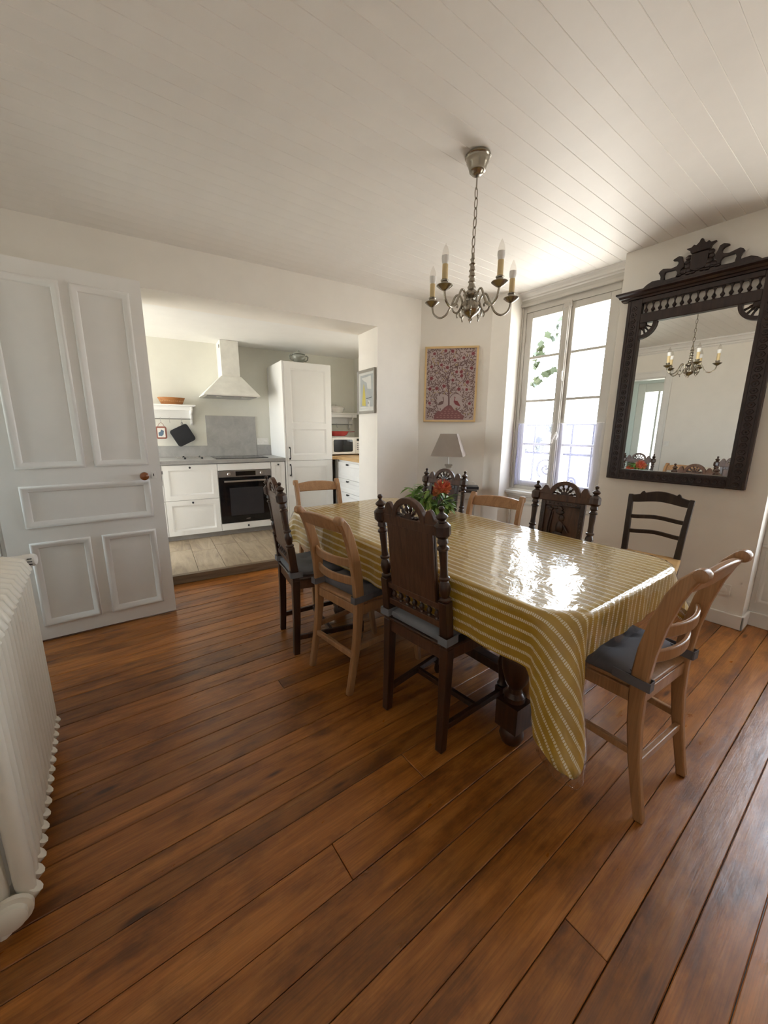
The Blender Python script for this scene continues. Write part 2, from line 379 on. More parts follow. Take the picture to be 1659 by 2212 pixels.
# kitchen frame: T along the kitchen-side wall, d away from the camera
KA = R(-6); KT = Vector((math.cos(KA), math.sin(KA), 0)); KN = Vector((-math.sin(KA), math.cos(KA), 0))
def K(T, d, z=0): return KT*T + KN*d + Vector((0, 0, z))
KM = Matrix.Rotation(KA, 4, 'Z')                 # local (x=T, y=d, z)
def kstruct(name, mb, mat, label=None, bevel=0, smooth=False):
    o = mb.build(name, mat, None, smooth, bevel); o.rotation_euler = (0, 0, KA); o['kind'] = 'structure'
    if label: o['label'] = label
    return o
def sstruct(name, mb, mat, label=None, bevel=0, smooth=False):
    o = mb.build(name, mat, None, smooth, bevel); o['kind'] = 'structure'
    if label: o['label'] = label
    return o

# ================================================================== THE ROOM
ZC, XL, XR, Y0 = 2.545, -0.50, 3.275, -1.70
# floor and its boards
flo = sstruct('floor', B(-0.62, 3.62, Y0-.1, 3.80, -0.10, -0.022), 'oak_dark', 'varnished old pine plank floor of the dining room')
edges = [0.016-0.105*k for k in range(17, 0, -1)] + [0.016, 0.117, 0.222, 0.331, 0.435, 0.54, 0.645, 0.743, 0.867, 1.002, 1.079, 1.158, 1.307, 1.371, 1.453, 1.566, 1.662, 1.743, 1.884]
while edges[-1] < 3.75: edges.append(edges[-1] + random.choice((0.085, 0.1, 0.105, 0.12)))
for a, b in zip(edges[:-1], edges[1:]):
    cuts = [-0.60] + ([random.uniform(0.0, 3.0)] if random.random() < 0.22 else []) + [3.60]
    g = random.uniform(0.0012, 0.003)
    for c, d in zip(cuts[:-1], cuts[1:]):
        hx, hy = (d-c)/2-0.0008, (b-a)/2-g/2; dz = random.uniform(-0.0012, 0.0)
        B(-hx, hx, -hy, hy, -0.022, 0).build('floor_board', 'floor_wood', flo, False, 0.002, 1, ((c+d)/2, (a+b)/2, dz))
# ceiling and its boards
cei = sstruct('ceiling', B(-0.62, 3.62, Y0-.1, 3.75, ZC+0.016, ZC+0.12), 'ceiling_paint', 'painted tongue and groove board ceiling')
y = 0.8026-0.0905*28
while y < 3.7:
    B(-2.1, 2.1, -0.0451, 0.0451, 0, 0.016).build('ceiling_board', 'ceiling_paint', cei, False, 0.0018, 1, (1.5, y+0.04525, ZC))
    y += 0.0905
# kitchen-side wall with the wide opening
OT0, OT1, DF, DB = -0.20, 1.94, 3.40, 3.80
kstruct('wall_back', B(-2.6, OT0, DF, DB, 0, ZC).box(OT1, 3.1, DF, DB, 0, ZC).box(OT0, OT1, DF, DB, 2.235, ZC), 'wall_paint', 'cream wall with the wide opening to the kitchen')
# chamfered corner
sstruct('wall_corner', MB().prism([(2.783, 3.127), (3.275, 2.635), (3.62, 2.7), (3.5, 3.5), (2.78, 3.4)], 0, ZC, 'XY'), 'wall_paint', 'narrow slanting wall across the corner')
# right wall in pieces around two niches
w = B(XR, 3.62, 2.42, 2.80, 0, ZC).box(XR, 3.62, 0.455, 1.455, 0, ZC).box(XR, 3.62, Y0, -0.52, 0, ZC)
w.box(3.44, 3.62, 1.455, 2.42, 0, 0.70).box(3.45, 3.62, 1.455, 2.42, 2.44, ZC).box(3.40, 3.62, -0.52, 0.455, 2.36, ZC)
sstruct('wall_right', w, 'wall_paint', 'cream wall with the tall window and the carved mirror')
sstruct('wall_front', B(-0.62, 3.62, Y0-0.12, Y0, 0, ZC), 'wall_paint', 'cream wall behind the camera')
DY0, DY1, DZ = 2.33, 3.02, 2.10
sstruct('wall_left', B(-0.62, XL, Y0, DY0, 0, ZC).box(-0.62, XL, DY1, 3.7, 0, ZC).box(-0.62, XL, DY0, DY1, DZ, ZC), 'wall_paint', 'cream wall with the doorway to the hall')
# baseboards
def baseboard(name, segs):
    m = MB()
    for s in segs: m.box(*s, 0, 0.098)
    o = sstruct(name, m, 'white_gloss', 'painted skirting board', 0.006); return o
baseboard('baseboard_right', [(XR-0.016, XR, 0.439, 1.455), (XR-0.016, 3.44, 0.439, 0.455), (XR-0.016, XR, 2.42, 2.63), (3.424, 3.44, 1.46, 2.42)])
baseboard('baseboard_left', [(XL, XL+0.016, Y0, DY0-0.085)])
o = MB().box(1.96, 2.43, DF-0.016, DF, 0, 0.098).build('baseboard_back', 'white_gloss', None, False, 0.006); o.rotation_euler = (0, 0, KA); o['kind'] = 'structure'
# cornices
def cornice(name, a, b, inward, z=ZC, mat='white_gloss', drop=0.075, k=1.0):
    a = Vector((*a, z)); b = Vector((*b, z)); i = Vector((*inward, 0)).normalized(); m = MB()
    prof = [(0, 0), (0.062, 0), (0.062, -0.012), (0.05, -0.016), (0.036, -0.03), (0.03, -0.044), (0.016, -0.05), (0.016, -0.062), (0.008, -0.066), (0.008, -drop), (0, -drop)]
    n = len(prof); vs = [p + i*q*k + Vector((0, 0, h if h == -drop else h*k)) for p in (a, b) for q, h in prof]
    m.add(vs, [tuple(range(n)), tuple(range(2*n-1, n-1, -1))] + [(j, n+j, n+(j+1) % n, (j+1) % n) for j in range(n)])
    return sstruct(name, m, mat, 'moulded cornice')
cornice('trim_1', (XL, Y0), (XL, 3.66), (1, 0), drop=0.105, k=1.5)
cornice('trim_2', (3.45, 1.455), (3.45, 2.42), (-1, 0), drop=0.085)
# window architrave and doorway casing
sstruct('trim_3', B(3.42, 3.45, 1.455, 2.42, 2.425, 2.455).box(3.435, 3.45, 1.455, 2.42, 2.455, 2.50), 'window_paint', 'painted moulding above the window', 0.004)
m = MB()
for (y0, y1, z0, z1) in ((DY0-0.085, DY0, 0, DZ+0.09), (DY1, DY1+0.085, 0, DZ+0.09), (DY0, DY1, DZ, DZ+0.09)):
    m.box(XL, XL+0.018, y0, y1, z0, z1)
m.box(XL+0.018, XL+0.03, DY0-0.085, DY0-0.06, 0, DZ+0.09).box(XL+0.018, XL+0.03, DY0-0.085, DY1+0.085, DZ+0.065, DZ+0.09)
m.box(-0.64, XL, DY0-0.001, DY0+0.02, 0, DZ).box(-0.64, XL, DY1-0.02, DY1+0.001, 0, DZ).box(-0.64, XL, DY0, DY1, DZ-0.02, DZ+0.001)
sstruct('trim_4', m, 'white_gloss', 'white casing around the hall doorway', 0.004)

# ---------- panelled fronts (doors, drawers): local x across, z up, front face towards -y
def mould_ring(x0, x1, z0, z1, y, prof):
    """mitred frame lying inside the rectangle; prof = [(inset, depth-from-y)]"""
    m = MB(); n = len(prof); vs = []
    for (cx, cz, sx, sz) in ((x0, z0, 1, 1), (x1, z0, -1, 1), (x1, z1, -1, -1), (x0, z1, 1, -1)):
        vs += [(cx + sx*i, y + d, cz + sz*i) for i, d in prof]
    fs = []
    for c in range(4):
        d = (c+1) % 4
        fs += [(c*n+k, d*n+k, d*n+k+1, c*n+k+1) for k in range(n-1)]
    return m.add(vs, fs)
def panel_front(parent, x0, x1, z0, z1, panels, mat, yf=0.0, th=0.02, name='frame', rec=0.010, prof=None, pname='panel', bevel=0.0015):
    prof = prof or [(-0.012, 0.0), (-0.009, -0.006), (-0.002, -0.008), (0.004, -0.002), (0.012, 0.006), (0.020, rec)]
    xs = sorted({x0, x1, *[p[0] for p in panels], *[p[1] for p in panels]}); zs = sorted({z0, z1, *[p[2] for p in panels], *[p[3] for p in panels]})
    m = MB()
    # one full-depth back plus raised stiles and rails
    m.box(x0, x1, yf+rec+0.004, yf+th, z0, z1)
    for i in range(len(xs)-1):
        for j in range(len(zs)-1):
            cx, cz = (xs[i]+xs[i+1])/2, (zs[j]+zs[j+1])/2
            if not any(p[0] < cx < p[1] and p[2] < cz < p[3] for p in panels): m.box(xs[i], xs[i+1], yf, yf+rec+0.004, zs[j], zs[j+1])
    fr = m.build(name, mat, parent)
    for p in panels:
        B(p[0], p[1], yf+rec, yf+rec+0.004, p[2], p[3]).build(pname, mat, parent)
        mould_ring(*p, yf, prof).build('moulding', mat, parent, 60)
    return fr

# the open white door
d1 = struct('door_1', 'tall white five-panelled door standing open in front of the wall', (-0.465, 2.925, 0), R(-1.0))
pr = [(-0.022, 0.0), (-0.020, -0.008), (-0.012, -0.012), (-0.004, -0.008), (0.004, -0.002), (0.010, 0.002), (0.016, 0.012)]
X = lambda x: x + 0.465
panel_front(d1, 0.0, 0.80, 0.012, 2.135, [(X(-.345), X(-.075), 1.065, 2.035), (X(.012), X(.25), 1.065, 2.035), (X(-.345), X(.245), .725, .925), (X(-.345), X(-.105), .12, .595), (X(-.005), X(.245), .12, .595)],
            'white_gloss', 0.0, 0.038, 'door_leaf', 0.012, pr)
k = empty('door_knob', (X(.237), 0, 0.975)); k.parent = d1; tag(k, 'brown glazed door knob')
MB().lathe([(0.02, 0), (0.02, 0.004), (0.009, 0.006), (0.009, 0.025), (0.014, 0.03)], axis=(0, -1, 0)).build('knob_rose', 'steel', k, True)
MB().lathe([(0.010, 0.026), (0.022, 0.03), (0.027, 0.042), (0.025, 0.054), (0.014, 0.062), (0.002, 0.064)], axis=(0, -1, 0), n=18).build('knob_ball', 'knob_brown', k, True)
tag(B(X(.278), X(.306), -0.003, 0, 0.955, 1.0).build('keyhole_plate', 'white_plastic', d1, False, 0.001), 'white keyhole plate')
B(X(.2895), X(.2945), -0.0036, -0.0005, 0.968, 0.985).build('keyhole', 'black_metal', d1)
tag(B(0.80, 0.8035, 0.008, 0.03, 0.90, 1.04).build('lock_plate', 'dull_steel', d1), 'steel lock plate on the door edge')
B(0.80, 0.812, 0.013, 0.025, 0.975, 0.995).build('latch', 'dull_steel', d1)
for z in (0.25, 1.9): MB().lathe([(0.007, -0.04), (0.007, 0.04)], (-0.006, 0.036, z)).build('hinge', 'white_gloss', d1, True)

# the tall two-leaf window
w1 = struct('window_1', 'tall grey-painted two-leaf casement window in the niche', (3.50, 1.955, 0))
def wy(y): return y-1.955
m = B(-0.05, 0.05, wy(2.37), wy(2.42), 0.70, 2.44).box(-0.05, 0.05, wy(1.455), wy(1.54), 0.70, 2.44).box(-0.05, 0.05, wy(1.54), wy(2.37), 2.372, 2.44).box(-0.05, 0.05, wy(1.54), wy(2.37), 0.70, 0.735)
m.box(-0.058, -0.05, wy(2.40), wy(2.42), 0.7, 2.44).box(-0.056, -0.05, wy(1.455), wy(1.50), 0.7, 2.44)
m.build('window_frame', 'window_paint', w1, False, 0.004)
def sash(ya, yb, ga, gb):
    s = B(-0.045, 0.0, wy(ga), wy(ya), 0.737, 2.37).box(-0.045, 0.0, wy(yb), wy(gb), 0.737, 2.37).box(-0.045, 0.0, wy(gb), wy(ga), 2.314, 2.37).box(-0.045, 0.0, wy(gb), wy(ga), 0.737, 0.79).build('sash', 'window_paint', w1, False, 0.004)
    zz = [0.79, 1.154, 1.564, 1.962, 2.314]
    for z in zz[1:-1]: B(-0.04, -0.006, wy(gb), wy(ga), z-0.011, z+0.011).build('glazing_bar', 'window_paint', s, False, 0.003)
    for a, b in zip(zz[:-1], zz[1:]): B(-0.018, -0.014, wy(gb), wy(ga), a, b).build('pane', 'window_glass', s)
sash(2.37, 1.955, 2.305, 2.015); sash(1.955, 1.54, 1.90, 1.614)
B(-0.07, -0.045, wy(1.93), wy(1.985), 0.76, 2.36).box(-0.076, -0.045, wy(1.925), wy(1.99), 2.33, 2.385).build('meeting_batten', 'window_paint', w1, False, 0.006)
MB().lathe([(0.006, 0.76), (0.006, 2.36)], (-0.08, wy(1.94), 0), 8).build('bolt_rod', 'window_paint', w1, True)
h_ = MB().ell((-0.085, wy(1.94), 1.235), (0.012, 0.014, 0.04)).lathe([(0.016, 0), (0.016, 0.014)], (-0.075, wy(1.94), 1.235), axis=(-1, 0, 0)); h_.tube([(-0.09, wy(1.94), 1.24), (-0.105, wy(1.94), 1.25), (-0.11, wy(1.955), 1.21), (-0.11, wy(1.965), 1.17)], 0.007)
tag(h_.build('window_handle', 'white_plastic', w1, True), 'small white window handle')
tag(MB().tube([(-0.085, wy(1.935), 1.80), (-0.10, wy(1.935), 1.79), (-0.10, wy(1.935), 1.74), (-0.085, wy(1.935), 1.72)], 0.007).build('window_handle', 'white_plastic', w1, True), 'small pale window catch')
for z in (0.95, 1.55, 2.15): MB().lathe([(0.009, -0.04), (0.009, 0.04)], (-0.052, wy(2.372), z), 8).build('hinge', 'window_paint', w1, True)
sl = B(3.375, 3.46, 1.457, 2.418, 0.655, 0.685).box(3.40, 3.46, 1.457, 2.418, 0.63, 0.655); sstruct('trim_5', sl, 'panel_paint', 'painted window sill board', 0.006)
m = MB()
for (y0, y1) in ((1.49, 1.93), (1.98, 2.39)):
    for ring in ((0.0, 0.012),):
        m.box(3.427, 3.44, y0, y1, 0.55, 0.565).box(3.427, 3.44, y0, y1, 0.15, 0.165).box(3.427, 3.44, y0, y0+0.015, 0.165, 0.55).box(3.427, 3.44, y1-0.015, y1, 0.165, 0.55)
m.box(3.43, 3.44, 1.457, 2.418, 0.585, 0.60)
sstruct('trim_6', m, 'panel_paint', 'panel mouldings under the window', 0.003)

# the french window on the right (only its panelled side shows)
w2 = struct('window_2', 'white french window with panelled base at the right edge', (3.44, 0, 0))
m = B(0.0, 0.10, 0.29, 0.455, 0, 2.36).box(0, 0.10, -0.52, -0.46, 0, 2.36).box(0, 0.10, -0.46, 0.29, 2.28, 2.36).box(0.02, 0.10, -0.46, 0.29, 0, 0.03)
m.build('window_frame', 'panel_paint', w2, False, 0.004)
for (z0, z1) in ((0.16, 0.52), (0.60, 2.2)):
    r_ = mould_ring(0.31, 0.43, z0, z1, 0, [(0, 0), (0.003, -0.012), (0.012, -0.014), (0.02, -0.006), (0.026, -0.001)]).build('moulding', 'panel_paint', w2, 60)
    r_.matrix_local = Matrix(((0, 1, 0, 0), (1, 0, 0, 0), (0, 0, 1, 0), (0, 0, 0, 1)))
B(-0.02, 0.0, 0.29, 0.452, 0.0, 0.098).build('plinth', 'panel_paint', w2, False, 0.004)
B(-0.014, 0.0, 0.30, 0.452, 0.545, 0.565).build('dado_bead', 'panel_paint', w2, False, 0.004)
for s, (ya, yb) in enumerate(((0.29, -0.085), (-0.085, -0.46))):
    lf = B(0.03, 0.07, yb, yb+0.06, 0.03, 2.28).box(0.03, 0.07, ya-0.06, ya, 0.03, 2.28).box(0.03, 0.07, yb+0.06, ya-0.06, 2.22, 2.28).box(0.03, 0.07, yb+0.06, ya-0.06, 0.03, 0.13).box(0.03, 0.07, yb+0.06, ya-0.06, 0.50, 0.60).box(0.045, 0.06, yb+0.06, ya-0.06, 0.13, 0.50).build('leaf', 'panel_paint', w2, False, 0.003)
    zz = [0.60, 1.14, 1.68, 2.22]
    for z in zz[1:-1]: B(0.035, 0.065, yb+0.06, ya-0.06, z-0.011, z+0.011).build('glazing_bar', 'panel_paint', lf)
    for a, b in zip(zz[:-1], zz[1:]): B(0.05, 0.054, yb+0.06, ya-0.06, a, b).build('pane', 'window_glass', lf)

# hall behind the doorway, seen only in the mirror
sstruct('wall_hall', B(-1.8, -1.7, 1.5, 2.25, 0, 2.5).box(-1.8, -1.7, 3.15, 3.5, 0, 2.5).box(-1.8, -1.7, 2.25, 3.15, 2.15, 2.5).box(-1.8, -0.62, 1.4, 1.5, 0, 2.5).box(-1.8, -0.62, 3.4, 3.5, 0, 2.5), 'hall_paint', 'pale green-grey hall walls')
sstruct('ceiling_hall', B(-1.8, -0.62, 1.4, 3.5, 2.5, 2.6), 'ceiling_paint', 'hall ceiling')
sstruct('floor_hall', B(-1.8, -0.62, 1.4, 3.5, -0.1, 0.0), 'outdoor_stone', 'stone hall floor')
d2 = struct('door_2', 'pale glazed front door at the end of the hall', (-1.75, 2.25, 0))
m = B(-0.03, 0.03, 0, 0.12, 0.01, 2.15).box(-0.03, 0.03, 0.78, 0.9, 0.01, 2.15).box(-0.03, 0.03, 0.12, 0.78, 2.0, 2.15).box(-0.03, 0.03, 0.12, 0.78, 0.01, 0.25).box(-0.02, 0.02, 0.12, 0.78, 0.25, 0.55).box(-0.03, 0.03, 0.12, 0.78, 0.52, 0.62)
m.build('door_leaf', 'panel_paint', d2, False, 0.003)
for yy in (0.12, 0.34, 0.56): B(-0.006, 0.0, yy, yy+0.22, 0.62, 2.0).build('pane', 'hall_glass', d2)
for yy in (0.34, 0.56): B(-0.02, 0.02, yy-0.015, yy+0.015, 0.62, 2.0).build('glazing_bar', 'panel_paint', d2)
tag(MB().tube([(0.03, 0.07, 1.02), (0.07, 0.07, 1.02), (0.075, 0.17, 1.02)], 0.009).build('door_handle', 'black_metal', d2, True), 'black lever handle')
d3 = struct('door_3', 'white glazed inner door standing ajar in the hall', (-0.80, 3.05, 0), R(165))
m = B(0, 0.08, -0.02, 0.02, 0.01, 2.05).box(0.56, 0.64, -0.02, 0.02, 0.01, 2.05).box(0.08, 0.56, -0.02, 0.02, 1.95, 2.05).box(0.08, 0.56, -0.02, 0.02, 0.01, 0.9)
m.build('door_leaf', 'panel_paint', d3, False, 0.003)
B(0.08, 0.56, -0.004, 0.0, 0.9, 1.95).build('pane', 'window_glass', d3)
tag(MB().tube([(0.60, 0.02, 1.02), (0.60, 0.06, 1.02), (0.50, 0.065, 1.02)], 0.009).build('door_handle', 'steel', d3, True), 'steel lever handle')

# ------------------------------------------------------------------ kitchen shell
KZ, KC, DK = 0.072, 2.27, 5.24
kf = kstruct('floor_kitchen', B(-2.45, 2.65, 3.49, DK+0.1, 0.0, KZ-0.008), 'step_wood', 'raised kitchen floor of wood-look stone tiles')
T = 0.235-0.222*12
while T < 2.7:
    d = 3.515; off = random.uniform(0.3, 1.0)
    for L in (off, 1.0, 1.0):
        if d >= DK: break
        e_ = min(d+L, DK)
        B(-0.1095, 0.1095, -(e_-d)/2+0.0015, (e_-d)/2-0.0015, 0, 0.008).build('floor_tile', 'kitchen_tile', kf, False, 0.0015, 1, (T+0.111, (d+e_)/2, KZ-0.008))
        d = e_
    T += 0.222
kstruct('trim_7', B(OT0, OT1, 3.465, 3.515, 0, KZ+0.002), 'step_wood', 'brown wooden step up into the kitchen', 0.004)
kstruct('wall_kitchen_back', B(-2.55, 2.75, DK, DK+0.12, 0, KC+0.1), 'kitchen_paint', 'pale cream kitchen wall')
kstruct('wall_kitchen_right', B(2.60, 2.72, DB, DK, 0, 1.05).box(2.60, 2.72, DB, DK, 1.65, KC+0.1).box(2.60, 2.72, DB, 3.84, 1.05, 1.65).box(2.60, 2.72, 4.26, DK, 1.05, 1.65), 'kitchen_paint', 'pale cream kitchen side wall')
kstruct('wall_kitchen_left', B(-1.95, -1.83, DB, DK, 2.20, KC+0.1).box(-1.95, -1.83, DB, 3.82, 0, 2.20).box(-1.95, -1.83, 5.16, DK, 0, 2.20).box(-1.95, -1.83, 3.82, 5.16, 0, 0.10), 'kitchen_paint', 'kitchen wall with the unseen enlarged glazed doors')
kstruct('ceiling_kitchen', B(-2.55, 2.72, DB, DK, KC, KC+0.1), 'kitchen_ceiling_paint', 'smooth white kitchen ceiling')
w3 = struct('window_3_unseen', 'unseen glazed doors, added wide to brighten the kitchen', tuple(K(-1.89, 4.49, 0)), KA)  # light from the left is inferred; these unseen wide doors are added for brightness
m = B(-0.03, 0.03, -0.67, -0.60, 0.10, 2.20).box(-0.03, 0.03, 0.60, 0.67, 0.10, 2.20).box(-0.03, 0.03, -0.60, 0.60, 0.10, 0.20).box(-0.03, 0.03, -0.60, 0.60, 2.13, 2.20).box(-0.03, 0.03, -0.04, 0.04, 0.20, 2.13)
m.build('window_frame', 'white_gloss', w3, False, 0.003)
for a, b in ((-0.60, -0.04), (0.04, 0.60)): B(-0.004, 0.0, a, b, 0.20, 2.13).build('pane', 'window_glass', w3)
portal('daylight_unseen_kitchen_doors', tuple(K(-2.0, 4.49, 1.15)), (0, R(-90), KA), 2.1, 1.34)
w4 = struct('window_4_added', 'unseen small window added to brighten the kitchen', tuple(K(2.66, 4.05, 0)), KA)  # unseen opening, added only to give the kitchen more fill light
B(-0.03, 0.03, -0.21, -0.17, 1.05, 1.65).box(-0.03, 0.03, 0.17, 0.21, 1.05, 1.65).box(-0.03, 0.03, -0.17, 0.17, 1.05, 1.10).box(-0.03, 0.03, -0.17, 0.17, 1.60, 1.65).build('window_frame', 'white_gloss', w4, False, 0.003)
B(-0.004, 0.0, -0.17, 0.17, 1.10, 1.60).build('pane', 'window_glass', w4)
portal('daylight_added_side_window', tuple(K(2.80, 4.05, 1.35)), (0, R(90), KA), 0.6, 0.42)  # portal for the added side opening
portal('daylight_hall_door', (-1.86, 2.7, 1.3), (0, R(-90), 0), 1.4, 0.7)

# ================================================================== DINING TABLE AND CLOTHS
TX0, TX1, TY0, TY1, TZ = 1.035, 1.925, 0.495, 2.465, 0.736
tb = thing('dining_table', 'long dark oak dining table hidden under the striped oilcloth, bulbous turned legs', 'table', ((TX0+TX1)/2, (TY0+TY1)/2, 0))
cx, cy = (TX0+TX1)/2, (TY0+TY1)/2
def rrect(x0, x1, y0, y1, r, n=6):
    p = []
    for (ax, ay, a0) in ((x1-r, y1-r, 0), (x0+r, y1-r, 90), (x0+r, y0+r, 180), (x1-r, y0+r, 270)):
        p += [(ax + r*math.cos(R(a0+90*k/n)), ay + r*math.sin(R(a0+90*k/n))) for k in range(n+1)]
    return p
MB().prism([(a-cx, b-cy) for a, b in rrect(TX0+.012, TX1-.012, TY0+.012, TY1-.012, 0.085)], TZ-0.034, TZ-0.004, 'XY').build('table_top', 'oak_dark', tb, False, 0.004)
B(-0.33, 0.33, -0.78, -0.755, 0.60, 0.70).box(-0.33, 0.33, 0.755, 0.78, 0.60, 0.70).box(-0.33, -0.305, -0.755, 0.755, 0.60, 0.70).box(0.305, 0.33, -0.755, 0.755, 0.60, 0.70).build('apron', 'oak_dark', tb, False, 0.003)
lp = [(0.030, 0.035), (0.042, 0.045), (0.046, 0.06), (0.034, 0.075)]
leg_prof = [(0.034, 0.20), (0.042, 0.205), (0.042, 0.225), (0.028, 0.24), (0.026, 0.26), (0.044, 0.29), (0.058, 0.34), (0.062, 0.38), (0.055, 0.43), (0.036, 0.47), (0.030, 0.485), (0.042, 0.495), (0.042, 0.51), (0.030, 0.52), (0.034, 0.545), (0.042, 0.56), (0.042, 0.58)]
leg_me = None
for sx in (-1, 1):
    for sy in (-1, 1):
        p = (sx*0.225, sy*0.70, 0)
        l_ = MB().lathe(leg_prof).box(-0.05, 0.05, -0.05, 0.05, 0.085, 0.20).box(-0.045, 0.045, -0.045, 0.045, 0.58, 0.70).lathe([(0.02, 0), (0.04, 0.012), (0.05, 0.04), (0.044, 0.07), (0.03, 0.085)])
        l_.build('leg', 'oak_dark', tb, 35, 0, 2, p)
B(-0.03, 0.03, -0.70, 0.70, 0.115, 0.165).build('long_stretcher', 'oak_dark', tb, False, 0.005)
for sy in (-1, 1): B(-0.225, 0.225, sy*0.70-0.028, sy*0.70+0.028, 0.11, 0.17).build('cross_stretcher', 'oak_dark', tb, False, 0.005)

def drape(over, lift, tipk, tipshift, seed, step=0.0125, rc=0.115, flare=1.0, tipmax=0.385):
    """cloth laid over the table: over = (left, right, near, far) overhangs. returns verts, faces, uvs"""
    L, Rr, Nn, Fr = over; nx = int((TX1-TX0+L+Rr)/step); ny = int((TY1-TY0+Nn+Fr)/(step*1.4)); vs = []; uv = []; fs = []
    b = 0.016
    for j in range(ny+1):
        for i in range(nx+1):
            u = TX0-L+(TX1-TX0+L+Rr)*i/nx; v = TY0-Nn+(TY1-TY0+Nn+Fr)*j/ny
            cxx = min(max(u, TX0+rc), TX1-rc); cyy = min(max(v, TY0+rc), TY1-rc)
            dx, dy = u-cxx, v-cyy; dist = math.hypot(dx, dy); uu, vv = u, v
            if dist <= rc:
                hgt = 0.0008*noise.noise(Vector((u*9, v*9, seed)))
                vs.append((u, v, TZ+lift+hgt))
            else:
                ex, ey = dx/dist, dy/dist; r = dist-rc; ph = math.degrees(math.atan2(abs(ey), abs(ex)))
                corner = 4*max(0, (abs(ex)*abs(ey)))**1.0*0.5
                near_left = ex < 0 and ey < 0
                k = 1.0
                if near_left: k = 1.0+tipk*corner**1.5
                r = min(r*k, tipmax) if near_left else r; uu = cxx+ex*(rc+r); vv = cyy+ey*(rc+r)
                if r < b*math.pi/2: a = r/b; o = b*math.sin(a); z = -b*(1-math.cos(a))
                else: o = b; z = -b-(r-b*math.pi/2)
                ctr = 45+(tipshift if near_left else 0)
                fold = math.exp(-((ph-ctr)/25.0)**2)-0.20*math.exp(-((ph-ctr-38)/7.0)**2)-0.20*math.exp(-((ph-ctr+38)/7.0)**2)+0.10*math.cos(math.radians(ph-ctr)*9)
                hr = max(0, r-b)
                o += hr*flare*0.45*fold*(1.0 if 2 < ph < 88 else 0.0)
                # gentle waves in the straight falls
                s = (vv if abs(ex) > abs(ey) else uu)
                o += hr*(0.10*(noise.noise(Vector((s*4.2, seed, 0)))) + 0.05*noise.noise(Vector((s*13, seed+4, 0)))) + 0.004*(hr/0.2)
                z += 0.006*noise.noise(Vector((s*6, 3.0, seed)))*(hr/0.2)
                vs.append((cxx+ex*(rc+o+lift), cyy+ey*(rc+o+lift), TZ+lift+z))
            uv.append((uu, vv))
    for j in range(ny):
        for i in range(nx): a = j*(nx+1)+i; fs.append((a, a+1, a+nx+2, a+nx+1))
    return vs, fs, uv
def cloth_obj(name, mat, data, mat2=None):
    vs, fs, uv = data; me = bpy.data.meshes.new(name); me.from_pydata(vs, [], fs); me.update()
    lay = me.uv_layers.new(name='UVMap')
    for l in me.loops: lay.data[l.index].uv = uv[l.vertex_index]
    me.polygons.foreach_set('use_smooth', [True]*len(me.polygons)); me.materials.append(MATS[mat])
    return link(name, me)
tc_ = cloth_obj('tablecloth', 'ochre_oilcloth', drape((0.212, 0.21, 0.155, 0.20), 0.0, 0.85, 0, 1.7))
tag(tc_, 'ochre oilcloth with cream dashed stripes draped over the long table', 'tablecloth')
def offset_along_normals(data, dist):
    vs, fs, uv = data; nr = [Vector((0, 0, 0)) for _ in vs]
    for f in fs:
        p = [Vector(vs[i]) for i in f]; q = (p[2]-p[0]).cross(p[3]-p[1])
        for i in f: nr[i] += q
    return [tuple(Vector(v)+n.normalized()*dist) for v, n in zip(vs, nr)], fs, uv
pc = cloth_obj('table_cover', 'clear_vinyl', offset_along_normals(drape((0.217, 0.215, 0.19, 0.205), 0.0, 0.85, 0, 1.7, tipmax=0.405), 0.004))
tag(pc, 'clear glossy vinyl sheet laid over the striped tablecloth', 'table cover')

# ================================================================== CHAIRS
def place(o, loc, ang, zs=1.0):
    o.location = (loc[0], loc[1], 0); o.rotation_euler = (0, 0, R(ang)); o.scale = (1, 1, zs)
